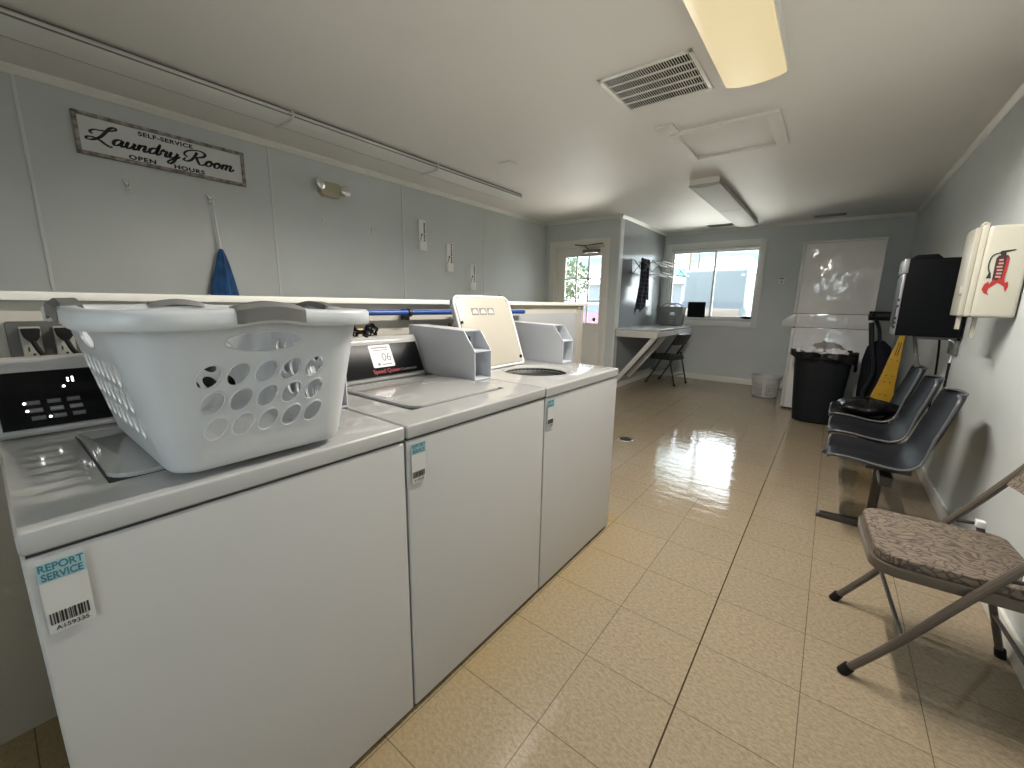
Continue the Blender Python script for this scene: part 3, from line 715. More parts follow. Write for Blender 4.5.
        def prism_m(P, z0, z1, bev):
            b = B(); b.prism(P, 'z', z0, z1, bev); bmesh.ops.transform(b.bm, matrix=mt, verts=b.bm.verts); return b
        ld = prism_m(rrect(w2, hh, .04), -.022, 0, .003).build('lid', M['enamel'], r)
        b = B()
        P = rrect(w2, hh, .04)
        b.tube([(p[0]*.985, .004+p[1]*.985, .001) for p in P], .006, 8, True); bmesh.ops.transform(b.bm, matrix=mt, verts=b.bm.verts)
        b.build('lid_rim', M['white'], ld)
        prism_m([(p[0]*.93, .012+p[1]*.95) for p in P], -.001, .0035, .001).build('lid_inner_face', M['lidin'], ld)
        b = B()
        for i in range(3):
            b.box(-.10+i*.058, -.052+i*.058, hh-.095, hh-.06, .0036, .0046, .0)
        bmesh.ops.transform(b.bm, matrix=mt, verts=b.bm.verts); b.build('lid_label', M['inkgrey'] if False else M['paper2'], ld, smooth=False)
        b = B()
        for i in range(3):
            b.prism([(-.097+i*.058, hh-.088), (-.055+i*.058, hh-.088), (-.063+i*.058, hh-.072), (-.078+i*.058, hh-.066), (-.090+i*.058, hh-.074)], 'z', .0046, .0052)
        bmesh.ops.transform(b.bm, matrix=mt, verts=b.bm.verts); b.build('lid_pictogram', M['paper'], ld, smooth=False)
        b = B(); b.cyl((-w2+.022, hh-.13, .002), (-w2+.022, hh-.13, .009), .007).cyl((w2-.02, .04, .002), (w2-.02, .04, .010), .008).box(w2+.001, w2+.006, .20, .235, -.015, .0).box(w2-.006, w2+.006, .0, .07, -.03, -.01, .002)
        bmesh.ops.transform(b.bm, matrix=mt, verts=b.bm.verts); b.build('lid_bumper', M['rubber'], ld)
        b = B(); b.lathe([(.0, 0), (.022, .0), (.020, .012), (.0, .016)], (w2-.05, hh-.002, -.02), 14, Matrix.Rotation(-PI/2, 4, 'X')); bmesh.ops.transform(b.bm, matrix=mt, verts=b.bm.verts); b.build('lid_stop', M['rubber'], ld)
    # control panel
    yr = y1-.108
    prof = [(2.10, ZT+.002), (2.226, ZT+.002), (2.228, ZT+.014), (2.168, 1.058), (2.158, 1.072), (2.135, 1.076), (2.10, 1.070)]
    cp = B().prism(prof, 'y', y0+.004, yr-.003, .004).build('control_panel', M['enamel'], r)
    base = Vector((2.2295, y0+.012, ZT+.020)); up = Vector((2.1705-2.2295, 0, 1.048-(ZT+.020))); L = up.length
    mt = frame_mtx(base + Vector((.0008, 0, .0004)), (0, 1, 0), up); wdt = yr-.003-(y0+.012)-.008
    b = B().box(0, wdt, 0, L-.006, 0, .0016, .0004); bmesh.ops.transform(b.bm, matrix=mt, verts=b.bm.verts); fc = b.build('panel_face', M['blackg'], cp)
    if digital:
        b = B(); b2 = B(); b3 = B(); leds = []
        cx0 = [.052, .085, .117]
        for i, cx_ in enumerate(cx0):
            for j in range(3):
                b.box(cx_-.011+j*.002, cx_+.011+j*.002, .022+(2-j)*.0185-.005, .022+(2-j)*.0185+.005, .0018, .0026, .0006)
                b2.box(cx_-.0095+j*.002, cx_+.0095+j*.002, .022+(2-j)*.0185-.0015, .022+(2-j)*.0185+.0015, .0026, .0028)
        for (px_, py_) in ((.039, .059), (.041, .0405), (.074, .022), (.106, .092)): leds.append(B().cyl((px_, py_, .0018), (px_, py_, .0032), .0026, 10))
        for (px_, py_) in ((.115, .105), (.115, .111), (.123, .104), (.123, .1085), (.123, .113)): b3.box(px_-.0016, px_+.0016, py_-.0016, py_+.0016, .0018, .0028)
        for q_ in [b, b2, b3]+leds: bmesh.ops.transform(q_.bm, matrix=mt, verts=q_.bm.verts)
        b.build('buttons', M['btn'], fc); b2.build('button_print', M['inkgrey'], fc, smooth=False); b3.build('digit_display', M['led'], fc)
        for q_ in leds: q_.build('indicator_light', M['led'], fc)
    elif not open_lid:
        fq = lambda a, c_, z=.0018: mt @ Matrix.Translation((a, c_, z))
        x_ = .945-(y0+.012); hgt = L-.006
        b = B(); q_ = .102; P = [(x_+.0, .040), (x_+.004, .036), (x_+q_-.004, .036), (x_+q_, .040), (x_+q_, hgt-.008), (x_+q_-.004, hgt-.004), (x_+.004, hgt-.004), (x_, hgt-.008)]
        b.prism(P, 'z', .0017, .0024); bmesh.ops.transform(b.bm, matrix=mt, verts=b.bm.verts); st = b.build('number_sticker', M['signw'], fc, smooth=False)
        tag(st, 'white number sticker')
        text_mesh('print', '06', .048, M['inkgrey'], st, fq(x_+.048, .062, .0026), .0001, xs=.95)
        b = B().box(x_+.045, x_+.088, .045, .049, .0025, .0027).box(x_+.012, x_+.088, hgt-.018, hgt-.013, .0025, .0027).box(x_+.016, x_+.084, hgt-.028, hgt-.025, .0025, .0027); b9 = B().cyl((x_+.028, .049, .0025), (x_+.028, .049, .0027), .006); bmesh.ops.transform(b9.bm, matrix=mt, verts=b9.bm.verts); b9.build('print', M['inkgrey'], st, smooth=False)
        bmesh.ops.transform(b.bm, matrix=mt, verts=b.bm.verts); b.build('print', M['inkgrey'], st, smooth=False)
        text_mesh('brand_lettering', 'Speed Queen', .0235, M['red'], fc, fq(x_-.008, .012), .0002, bold=.00015)
        text_mesh('brand_lettering', 'Commercial', .016, M['inkgrey'], fc, fq(x_+.126, .013), .0002)
        B().cyl((2.150, .96, 1.072), (2.153, .96, 1.080), .008).build('screw_cap', M['rubber'], cp)
    # coin box
    ya, yb_ = y1-.092, y1+.012
    if open_lid: ya += .012; yb_ += .012
    cb_prof_out = [(2.10, ZT+.002), (2.512, ZT+.002), (2.512, 1.022), (2.450, 1.103), (2.10, 1.113)]
    b = B()
    for (p, q_) in ((ya, ya+.004), (yb_-.004, yb_)): b.prism(cb_prof_out, 'y', p, q_)
    b.prism([(2.10, 1.108), (2.10, 1.113), (2.452, 1.103), (2.450, 1.098)], 'y', ya+.004, yb_-.004)
    b.box(2.10, 2.512, ya+.004, yb_-.004, ZT+.002, ZT+.007)
    b.box(2.41, 2.512, ya+.004, yb_-.004, 1.018, 1.023)
    b.box(2.405, 2.412, ya+.004, yb_-.004, ZT+.007, 1.098)
    cb = b.build('coin_box', M['coin'], r, smooth=False); tag(cb, 'grey coin box')
    b = B().box(2.412, 2.425, ya+.018, ya+.042, ZT+.02, ZT+.10, .002).box(2.412, 2.418, ya+.025, yb_-.03, 1.03, 1.075, .001)
    lk = b.build('coin_slide', M['metalgrey'], cb)
    for zz_ in (.03, .075): B().cyl((2.425, ya+.030, ZT+zz_), (2.432, ya+.030, ZT+zz_), .006).build('lock', M['rubber'], lk)
    service_sticker(r, y0+.012)
    return r
M['paper2'] = mat('lid_label_grey', (.22, .205, .18), .5)
washer(-.014, .643, 'nearest white washer, carrying the laundry basket and a keypad panel with lit dots', digital=True)
washer(.643, 1.309, 'middle white washer with a closed lid and a numbered sticker on its black panel')
washer(1.309, 1.992, 'far white washer with its lid standing open', open_lid=True)

# blue pipe, valves, outlets on the half wall
r = tag(B().tube([(2.035, .90, 1.167), (2.035, 2.2, 1.163)], .0125, 12).build('water_pipe', M['blue']), 'blue water pipe running along the half wall above the washers', 'pipe')
b = B()
for y in (1.27,): b.cyl((2.035, y-.008, 1.165), (2.035, y+.008, 1.165), .020).box(1.98, 2.03, y-.006, y+.006, 1.13, 1.18)
b.build('pipe_clamp', M['darkmetal'], r)
def valve(y, label, flip=1):
    r = empty('water_valve', (1.98, y, 1.09), label, 'valve')
    b = B().cyl((1.98, y, 1.09), (2.06, y, 1.09), .012).cyl((2.02, y-.05, 1.09), (2.02, y+.06, 1.09), .016).cyl((2.035, y, 1.09), (2.035, y, 1.165), .011).cyl((2.035, y-.018, 1.167), (2.035, y+.018, 1.167), .019)
    b.lathe([(.012, -.03), (.017, -.03), (.017, .03), (.012, .03)], (2.06, y-.035, 1.065), 12, Matrix()).cyl((2.06, y+.05, 1.095), (2.06, y+.05, 1.03), .014)
    b.build('valve_body', M['brass'], r)
    b = B()
    for (yy, zz) in ((y-.035, 1.085), (y+.055, 1.092)):
        n = 18; P = []
        for k_ in range(n*2):
            a = 2*PI*k_/(n*2); rad = .026+.0035*math.sin(6*a); P.append((2.095, yy+rad*math.cos(a), zz+rad*math.sin(a)))
        b.tube(P, .006, 8, True)
        for k_ in range(3):
            a = PI*k_/3+.3; b.tube([(2.095, yy-.026*math.cos(a), zz-.026*math.sin(a)), (2.095, yy+.026*math.cos(a), zz+.026*math.sin(a))], .004)
        b.cyl((2.05, yy, zz), (2.10, yy, zz), .009)
    b.build('valve_handwheels', M['blackg'], r)
    b = B(); b.tube(crom([(2.06, y-.035, 1.04), (2.058, y-.05, 1.0), (2.05, y-.04, .95), (2.045, y-.02, .90)]), .011).tube(crom([(2.06, y+.05, 1.03), (2.058, y+.06, .99), (2.05, y+.05, .94), (2.045, y+.04, .90)]), .011)
    b.build('hose', M['rubber'], r)
valve(.965, 'black-handled water valves on the half wall between basket and grey coin box')
valve(1.60, 'black-handled water valve showing above the coin box of the middle washer')
# outlet box, plug
r = empty('outlet_box', (1.98, .11, 1.10), 'grey metal box with two power outlets on the half wall at the far left', 'outlet')
B().box(1.98, 2.025, .040, .178, 1.045, 1.152, .006).build('box', M['metalgrey'], r)
for yc in (.079, .137):
    o = B().box(2.025, 2.030, yc-.018, yc+.018, 1.058, 1.140, .004).build('outlet_plate', M['outlet'], r)
    b = B()
    for zc in (1.078, 1.120):
        b.box(2.0300, 2.0306, yc-.009, yc-.006, zc-.001, zc+.010).box(2.0300, 2.0306, yc+.006, yc+.009, zc-.001, zc+.010).cyl((2.0300, yc, zc-.009), (2.0306, yc, zc-.009), .003, 8)
    b.build('socket_slots', M['ink'], o)
for yc, lb in ((.079, 'black plug and cord in the left outlet above the keypad washer'), (.137, 'black plug and cord in the right outlet, partly behind the basket')):
    r = empty('power_plug', (2.0315, yc, 1.12), lb, 'plug')
    B().prism([(yc-.017, 1.136), (yc+.017, 1.136), (yc+.014, 1.115), (yc+.006, 1.103), (yc-.006, 1.103), (yc-.014, 1.115)], 'x', 2.0312, 2.056, .004).build('plug_body', M['rubber'], r)
    B().tube(crom([(2.05, yc, 1.108), (2.056, yc+.008, 1.08), (2.054, yc+.026, 1.04), (2.046, yc+.03, .98), (2.044, yc+.03, .93)]), .0055).build('cord', M['rubber'], r)

# ---------------------------------------------------------------- laundry baskets
def perim(s, a, b_, r, seg=None):
    # s in [0,8): sides 0,2,4,6 are straight (+x,+y,-x,-y), odd are corners
    k_ = int(s) % 8; f = s-int(s)
    if k_ == 0: return (a, -b_+r+f*2*(b_-r)), (1, 0)
    if k_ == 1: an = f*PI/2; return (a-r+r*math.cos(an), b_-r+r*math.sin(an)), (math.cos(an), math.sin(an))
    if k_ == 2: return (a-r-f*2*(a-r), b_), (0, 1)
    if k_ == 3: an = PI/2+f*PI/2; return (-a+r+r*math.cos(an), b_-r+r*math.sin(an)), (math.cos(an), math.sin(an))
    if k_ == 4: return (-a, b_-r-f*2*(b_-r)), (-1, 0)
    if k_ == 5: an = PI+f*PI/2; return (-a+r+r*math.cos(an), -b_+r+r*math.sin(an)), (math.cos(an), math.sin(an))
    if k_ == 6: return (-a+r+f*2*(a-r), -b_), (0, -1)
    an = 1.5*PI+f*PI/2; return (a-r+r*math.cos(an), -b_+r+r*math.sin(an)), (math.cos(an), math.sin(an))
def basket_shell(bot, top, h, sides, rows, mats, rimw=.02, rimh=.03, thick=.0035, n=4, shear=.35, handle=True, hfill=(.40, .40)):
    """bot/top = (a, b, r); sides: {side index: (u0, u1, columns)}; rows: (t0, t1, count)."""
    def P(s, t):
        ts = t + 0.0
        a = bot[0]+(top[0]-bot[0])*ts; b_ = bot[1]+(top[1]-bot[1])*ts; r = bot[2]+(top[2]-bot[2])*ts
        (x, y), nn = perim(s, a, b_, r)
        ef = max(0, 1-t/.06); ins = .018*(1-math.sqrt(max(0, 1-ef*ef)))
        return Vector((x-nn[0]*ins, y-nn[1]*ins, h*t))
    bm = bmesh.new()
    def quadgrid(s0, s1, t0, t1, nu, nv):
        V = [[bm.verts.new(P(s0+(s1-s0)*i/nu, t0+(t1-t0)*j/nv)) for j in range(nv+1)] for i in range(nu+1)]
        for i in range(nu):
            for j in range(nv): bm.faces.new((V[i][j], V[i+1][j], V[i+1][j+1], V[i][j+1]))
    def ringcell(s0, s1, t0, t1, nu, nv, fx_, fy_, sh):
        bd = [(s0+(s1-s0)*i/nu, t0) for i in range(nu)]+[(s1, t0+(t1-t0)*j/nv) for j in range(nv)]+[(s1-(s1-s0)*i/nu, t1) for i in range(nu)]+[(s0, t1-(t1-t0)*j/nv) for j in range(nv)]
        cs, ct = (s0+s1)/2, (t0+t1)/2; N_ = len(bd); inner = []
        for (s, t) in bd:
            an = math.atan2((t-ct)/((t1-t0)/2), (s-cs)/((s1-s0)/2))
            eu, ev = fx_*math.cos(an), fy_*math.sin(an)
            inner.append((cs+(s1-s0)*(eu+sh*ev), ct+(t1-t0)*ev))
        A = [bm.verts.new(P(*q)) for q in bd]; C = [bm.verts.new(P((p[0]+q[0])/2, (p[1]+q[1])/2)) for p, q in zip(bd, inner)]; D = [bm.verts.new(P(*q)) for q in inner]
        for k_ in range(N_):
            j = (k_+1) % N_
            bm.faces.new((A[k_], A[j], C[j], C[k_])); bm.faces.new((C[k_], C[j], D[j], D[k_]))
        return [P(*q) for q in inner]
    t0, t1, nr = rows; TL = [0, .03, .06]+[t0]; tb = [t0+(t1-t0)*i/nr for i in range(nr+1)]
    hb0, hb1 = .745, .885
    rims = []
    for sd in range(8):
        if sd not in sides:
            nu = 8 if sd % 2 else 10
            ss = [sd, sd+1]; cols = 1
            ub = [sd, sd+1-1e-9]; hole = [False]
            nus = [nu]
        else:
            u0, u1, nc = sides[sd]
            ub = [sd, sd+u0]+[sd+u0+(u1-u0)*i/nc for i in range(1, nc+1)]+[sd+1-1e-9]
            hole = [False]+[True]*nc+[False]; nus = [n]*(nc+2)
        for ci in range(len(ub)-1):
            a0, a1, nu = ub[ci], ub[ci+1], nus[ci]
            for q0, q1, nv in ((0, .02, 1), (.02, .06, 2), (.06, t0, 2)): quadgrid(a0, a1, q0, q1, nu, nv)
            for ri in range(nr):
                if hole[ci]: rims.append(ringcell(a0, a1, tb[ri], tb[ri+1], nu, n, hfill[0], hfill[1], shear))
                else: quadgrid(a0, a1, tb[ri], tb[ri+1], nu, n)
            quadgrid(a0, a1, t1, hb0, nu, 2); quadgrid(a0, a1, hb1, 1, nu, 2)
        # handle band
        if handle and sd in sides and sd % 2 == 0:
            nc = sides[sd][2]; h0 = max(1, nc//2-1)+ (0 if nc % 2 else 0); hn = 3 if nc % 2 else 4
            h0 = 1+(nc-hn)//2
            for ci in range(len(ub)-1):
                if ci < h0 or ci >= h0+hn: quadgrid(ub[ci], ub[ci+1], hb0, hb1, nus[ci], n)
            rims.append(ringcell(ub[h0], ub[h0+hn], hb0, hb1, n*hn, n, .46, .46, 0))
        else:
            for ci in range(len(ub)-1): quadgrid(ub[ci], ub[ci+1], hb0, hb1, nus[ci], n)
    # floor of the basket
    fl = [bm.verts.new(P(s*8/64, 0)) for s in range(64)]; bm.faces.new(fl)
    bmesh.ops.remove_doubles(bm, verts=bm.verts, dist=.0004)
    bmesh.ops.recalc_face_normals(bm, faces=bm.faces)
    bmesh.ops.solidify(bm, geom=bm.faces[:], thickness=thick)
    q = B(); q.bm = bm
    for rim in rims:
        if mats.get('bead'): q.tube([tuple(v) for v in rim], mats['bead'], 6, True)
    return q, P
def basket_rim(P, top, h, rimw, rimh, grips=(), lift=.010, gz=.0):
    # swept flange
    prof = [(-.003, 0), (.004, .004), (rimw*.8, .003), (rimw, -.003), (rimw, -rimh+.004), (rimw-.003, -rimh), (rimw-.005, -rimh), (rimw-.005, -.006), (-.003, -.006)]
    bm = bmesh.new(); rings = []; SS = []
    for k_ in range(8):
        m_ = 14 if k_ % 2 == 0 else 8
        SS += [k_+i/m_ for i in range(m_)]
    for s in SS:
        (x, y), nn = perim(s, *top); d = Vector((nn[0], nn[1], 0)); f = s-int(s); k_ = int(s)
        lf = lift*math.exp(-((f-.5)/.2)**2) if (k_ in grips) else 0
        rings.append([bm.verts.new(Vector((x, y, h+lf+p[1]))+d*p[0]) for p in prof])
    N_ = len(rings)
    for i in range(N_):
        A, C = rings[i], rings[(i+1) % N_]
        for j in range(len(prof)): bm.faces.new((A[j], C[j], C[(j+1) % len(prof)], A[(j+1) % len(prof)]))
    bmesh.ops.recalc_face_normals(bm, faces=bm.faces); q = B(); q.bm = bm; return q
def grip(side, top, h, rimw, rimh, f0=.28, f1=.72, lift=.010):
    bm = bmesh.new(); rings = []; n = 14
    for i in range(n+1):
        f = f0+(f1-f0)*i/n; (x, y), nn = perim(side+f, *top); d = Vector((nn[0], nn[1], 0))
        e = math.sin(PI*i/n)**.3 if 0 < i < n else .0
        lf = lift*math.exp(-((f-.5)/.2)**2); th = .0005+.004*e
        prof = [(-.006-th, -.004), (-.004, .005+th), (rimw*.8, .004+th), (rimw+th, .0), (rimw+th, -rimh*.72), (rimw-.002, -rimh*.72), (rimw-.002, -.004), (-.004, -.004)]
        rings.append([bm.verts.new(Vector((x, y, h+lf+p[1]))+d*p[0]) for p in prof])
    for A, C in zip(rings, rings[1:]):
        for j in range(8): bm.faces.new((A[j], C[j], C[(j+1) % 8], A[(j+1) % 8]))
    bm.faces.new(rings[0]); bm.faces.new(rings[-1][::-1]); bmesh.ops.recalc_face_normals(bm, faces=bm.faces); q = B(); q.bm = bm; return q
BT = (.268, .216, .085); BB = (.228, .156, .045); BH = .286
r = empty('laundry_basket', (2.560, .324, ZT+.010), 'large white plastic laundry basket with oval holes and grey grips, on the nearest washer', 'laundry basket')
q, P = basket_shell(BB, BT, BH, {0: (.02, .94, 5), 2: (.03, .97, 7), 4: (.05, .95, 5), 6: (.03, .97, 7)}, (.20, .70, 3), {'bead': .0015}, n=6, shear=.42, hfill=(.41, .43))
q.build('basket_body', M['basket'], r, local=True, angle=50)
basket_rim(P, BT, BH, .026, .028, grips=(0, 2, 4, 6)).build('rim', M['basket'], r, local=True, angle=50)
for s_ in (0, 2, 4, 6):
    grip(s_, BT, BH, .026, .032).build('hand_grip', M['grip'], r, local=True)

def lattice_basket(name, loc, a, b_, h, taper, m, label, holes, rows, sides=None, ga=None, extra=True, rot=0):
    r = empty(name, loc, label, 'basket', rz=rot)
    cr = .9 if a == b_ else .55
    top = (a, b_, min(a, b_)*cr); bot = (a*taper, b_*taper, min(a, b_)*taper*cr)
    q, P = basket_shell(bot, top, h, sides or {k_: (.02, .98, holes) for k_ in (0, 2, 4, 6)}, (.10, .72, rows), {}, n=3, shear=0, handle=False, hfill=(.37, .37), thick=.003)
    q.build('basket_body', m, r, local=True)
    basket_rim(P, top, h, .012, .016).build('rim', m, r, local=True)
    return r
bk = lattice_basket('lattice_basket', (1.52, 7.05, .898), .20, .17, .30, .86, M['sling'], 'dark grey lattice laundry basket standing on the folding table', 8, 6)
for s in (-1, 1):
    B().tube(crom([(s*.0-.13, s*.165, .285), (s*.0-.08, s*.172, .335), (0, s*.174, .355), (.08, s*.172, .335), (.13, s*.165, .285)]), .009).build('handle', M['sling'], bk, local=True)
lattice_basket('waste_basket', (3.02, 6.58, 0), .175, .175, .29, .84, M['slingw'], 'pale round lattice waste basket on the floor beside the stacked machines', 5, 6, {k_: (.01, .99, 8) for k_ in (1, 3, 5, 7)})

# ---------------------------------------------------------------- folding table and what is near it
TZ = .893
r = empty('folding_table', (1.53, 6.3, 0), 'white wall-mounted folding table on diagonal braces below the drying rack', 'table')
B().box(XD+.004, 1.82, YD+.01, 7.20, TZ-.028, TZ, .004).build('table_top', M['table'], r)
B().box(XD+.02, 1.805, YD+.012, YD+.03, TZ-.115, TZ-.028, .002).box(1.795, 1.815, YD+.012, 7.19, TZ-.10, TZ-.028, .002).build('apron', M['tabw'], r)
for y in (5.62, 6.05):
    d = Vector((XD+.045-1.755, 0, .14-(TZ-.11)))
    mt = frame_mtx((1.755, y, TZ-.11), d, (0, 1, 0))
    B().box(-.02, d.length, -.02, .02, -.03, .03, .003, mtx=mt).build('brace', M['tabw'], r)
B().box(XD+.002, XD+.03, YD+.02, 7.1, .09, .15, .002).build('wall_cleat', M['tabw'], r)
# drying rack of wire
r = empty('drying_rack', (XD, 6.4, 1.77), 'white folding wire drying rack on the wall over the table', 'drying rack')
b = B().box(XD+.002, XD+.014, 5.92, 7.05, 1.668, 1.700, .003).box(XD+.002, XD+.010, 5.92, 7.05, 1.868, 1.876, .002)
b.build('wall_rail', M['silver'], r)
b = B()
for y in (5.95, 6.35, 6.75): b.tube([(XD+.012, y, 1.87), (XD+.02, y, 1.68)], .006)
xo = XD+.42
for x, z in ((XD+.14, 1.86), (XD+.28, 1.85), (xo, 1.84), (XD+.14, 1.70), (XD+.28, 1.69), (xo, 1.68)): b.tube([(x, 6.05, z), (x, 7.2, z-.02)], .0055)
for y in (6.06, 7.18):
    for k_ in range(3):
        xa = XD+.01+.14*k_; b.tube([(xa, y, 1.69), (xa+.14, y, 1.86-.01*k_)], .005).tube([(xa, y, 1.87-.01*k_), (xa+.14, y, 1.69)], .005)
b.build('wire_arms', M['wire'], r)
B().tube([(XD+.02, 6.5, 1.875), (XD+.46, 6.62, 1.845)], .010).tube([(XD+.02, 6.52, 1.69), (XD+.55, 6.9, 1.67)], .009).build('support_bar', M['white'], r)
# plaid cloth over the rack
def F(u, v):
    # v runs from the back hem over the bar to the front hem; the cloth hangs in folds
    q_ = max(0, (v-.45)/.55); yy = (u-.5)*(.30+.24*q_)-.16*q_
    if v < .35: z = 1.50+(v/.35)*.37; x = -.018
    elif v < .45: a = (v-.35)/.1*PI; z = 1.87+.02*math.sin(a); x = -.02*math.cos(a)
    else: q = (v-.45)/.55; z = 1.87-q*(.80-.20*u-.05*math.sin(9*u)); x = .022+.02*q
    fold = .022*math.sin(u*17+v*2)*(1 if v > .45 else .6)*min(1, abs(v-.4)*5+.2)
    return (XD+.14+x+fold, 6.17+yy, z)
tag(B().grid(F, 36, 34, thick=.003).build('plaid_cloth', M['plaid']), 'dark plaid cloth draped over the wire drying rack', 'cloth')

# things on the window sill
tag(B().box(1.675, 1.955, YB+.005, YB+.03, WZ0+t_+.001, 1.285, .004).box(1.69, 1.94, YB+.003, YB+.006, WZ0+t_+.015, 1.27).build('black_box', M['blackg']), 'black flat box standing on the window sill', 'box')
r = empty('sill_clutter', (2.57, YB-.01, WZ0), 'small dark pouch lying on the window sill', 'pouch')
def F(u, v):
    a = 2*PI*u; p = PI*v
    return (2.565+.085*math.sin(p)*math.cos(a)*(1+.15*math.sin(3*a)), YB+.015+.022*math.sin(p)*math.sin(a), WZ0+t_+.019-.019*math.cos(p)*(1+.25*math.sin(2*a)*math.sin(p)))
B().grid(F, 24, 12, closed_u=True).build('pouch_body', M['rubber'], r)
r.name = 'small_pouch'
r = empty('thermostat', (2.965, YB, 1.60), 'small white thermostat on the back wall right of the window', 'thermostat')
B().box(2.925, 3.005, YB-.022, YB, 1.555, 1.645, .006).build('thermostat_body', M['white'], r)
B().box(2.935, 2.995, YB-.024, YB-.022, 1.625, 1.642).cyl((2.965, YB-.026, 1.59), (2.965, YB-.022, 1.59), .012).build('thermostat_dial', M['grey'], r)

# ---------------------------------------------------------------- folding chairs
def folding_chair(name, label, loc, rz, pm, mm, capm, hw=.216):
    r = empty(name, loc, label, 'folding chair', rz=rz)
    # local frame: front is -x
    tr_ = .0125
    def ft(s): return crom([(-.226, s*hw, .012), (-.11, s*hw, .19), (.025, s*hw, .422), (.12, s*hw, .575), (.185, s*hw, .685)], 5)
    for s in (-1, 1):
        P = ft(s)+[Vector((.215, s*(hw-.004), .745)), Vector((.234, s*(hw-.02), .785)), Vector((.240, s*(hw-.06), .800))]
        B().tube(P, tr_).build('front_leg', mm, r, local=True)
        B().cyl((-.232, s*hw, .0), (-.215, s*hw, .032), .0165).build('rubber_foot', M['rubber'], r, local=True)
        B().tube([(.243, s*(hw-.022), .012), (.185, s*(hw-.022), .23), (.118, s*(hw-.022), .475)], .0115).build('rear_leg', mm, r, local=True)
        B().cyl((.246, s*(hw-.022), .0), (.240, s*(hw-.022), .032), .0155).build('rubber_foot', M['rubber'], r, local=True)
        B().box(.105, .130, s*(hw-.022)-.014, s*(hw-.022)+.014, .468, .492, .004).build('leg_cap', capm, r, local=True)
        B().tube([(.06, s*(hw-.016), .472), (.118, s*(hw-.018), .478)], .006).build('link', M['darkmetal'], r, local=True)
    B().tube([(.240, -(hw-.06), .800), (.240, hw-.06, .800)], tr_).build('top_rail', mm, r, local=True)
    B().tube([(-.106, -hw, .197), (-.106, hw, .197)], .007).build('front_stretcher', mm, r, local=True)
    B().tube([(.205, -hw+.02, .155), (.205, hw-.02, .155)], .007).build('rear_stretcher', mm, r, local=True)
    sw = hw-.014
    def seatpoly(g, n=6):
        pts = []
        for cx_, cy_, rd, a0 in ((-.212+.07, -sw+.055+.012, .07, PI), (.190-.05, -sw+.05, .05, 1.5*PI), (.190-.05, sw-.05, .05, 0), (-.212+.07, sw-.055-.012, .07, PI/2)):
            for k_ in range(n+1): a = a0+PI/2*k_/n; pts.append((cx_+(rd+g)*math.cos(a), cy_+(rd+g)*math.sin(a)))
        return pts
    B().prism(seatpoly(0), 'z', .388, .422, .005).build('seat_pan', mm, r, local=True)
    B().prism(seatpoly(-.010), 'z', .422, .454, .012, 3).build('seat', pm, r, local=True)
    # curved back pad
    def F(u, v):
        y = (u-.5)*2*(hw-.012); z = .635+.165*v
        x = .160+.62*(z-.635)*.75 + .022*(1-(2*u-1)**2) + .0
        return (x-.004, y, z)
    b = B().grid(F, 14, 6, thick=.030); b.build('backrest', pm, r, local=True, angle=50)
    return r
folding_chair('folding_chair', 'taupe metal folding chair with a leaf-patterned padded seat, right foreground', (4.040, 1.868, 0), .06, M['fabric'], M['taupe'], M['white'])
folding_chair('folding_chair', 'dark metal folding chair tucked beside the folding table', (1.635, 6.66, 0), -.18, M['darkpad'], M['darkmetal'], M['darkmetal'])

# ---------------------------------------------------------------- row of moulded seats on a beam
bench = empty('tandem_seating', (3.96, 3.45, 0), 'row of dark moulded shell seats sharing one beam along the right wall', 'bench seating')
def shell_pt(u, v, off=0):
    # v 0 front lip .. 1 back top ; u 0..1 across
    path = crom([(-.245, .415), (-.225, .432), (-.15, .432), (-.02, .415), (.06, .420), (.115, .475), (.155, .58), (.192, .70), (.218, .80), (.226, .825)], 4)
    L = len(path)-1; f = v*L; i = min(int(f), L-1); g_ = f-i; p = path[i].lerp(path[i+1], g_)
    wv_ = .225 if v < .5 else .225-.055*((v-.5)/.5)
    # rounded ends
    e = 1.0
    if v < .16: e = math.sqrt(max(0, 1-((.16-v)/.16)**2*.75))*.0+ (1-.34*((.16-v)/.16)**2.2)
    if v > .88: e = 1-.34*((v-.88)/.12)**2.2
    s = (2*u-1); y = s*wv_*e
    lift = .032*abs(s)**3.5
    if v < .55: return Vector((p.x, y, p.y+lift-.012*(1-s*s)))
    k_ = min(1, (v-.5)/.2); return Vector((p.x-lift*k_+.010*(1-s*s), y, p.y+lift*(1-k_)))
for i, y in enumerate((2.885, 3.435, 3.985)):
    b = bmesh.new(); nu, nv = 16, 40
    V = [[b.verts.new(shell_pt(a/nu, c_/nv)+Vector((0, y-3.45, 0))) for c_ in range(nv+1)] for a in range(nu+1)]
    for a in range(nu):
        for c_ in range(nv): b.faces.new((V[a][c_], V[a+1][c_], V[a+1][c_+1], V[a][c_+1]))
    bmesh.ops.recalc_face_normals(b, faces=b.faces); bmesh.ops.solidify(b, geom=b.faces[:], thickness=.008)
    q = B(); q.bm = b; sh_ = q.build('shell_seat', M['shell'], bench, local=True, angle=60)
    loop = [shell_pt(0, c_/nv) for c_ in range(nv+1)]+[shell_pt(a/nu, 1) for a in range(1, nu+1)]+[shell_pt(1, c_/nv) for c_ in range(nv-1, -1, -1)]+[shell_pt(a/nu, 0) for a in range(nu-1, 0, -1)]
    b = B().tube([p+Vector((0, y-3.45, 0)) for p in loop], .0065, 8, True)
    b.build('seat_edge', M['edge'], sh_, local=True)
    b = B().box(-.08, .10, y-3.45-.09, y-3.45+.09, .385, .405, .003); b.build('seat_bracket', M['darkmetal'], bench, local=True)
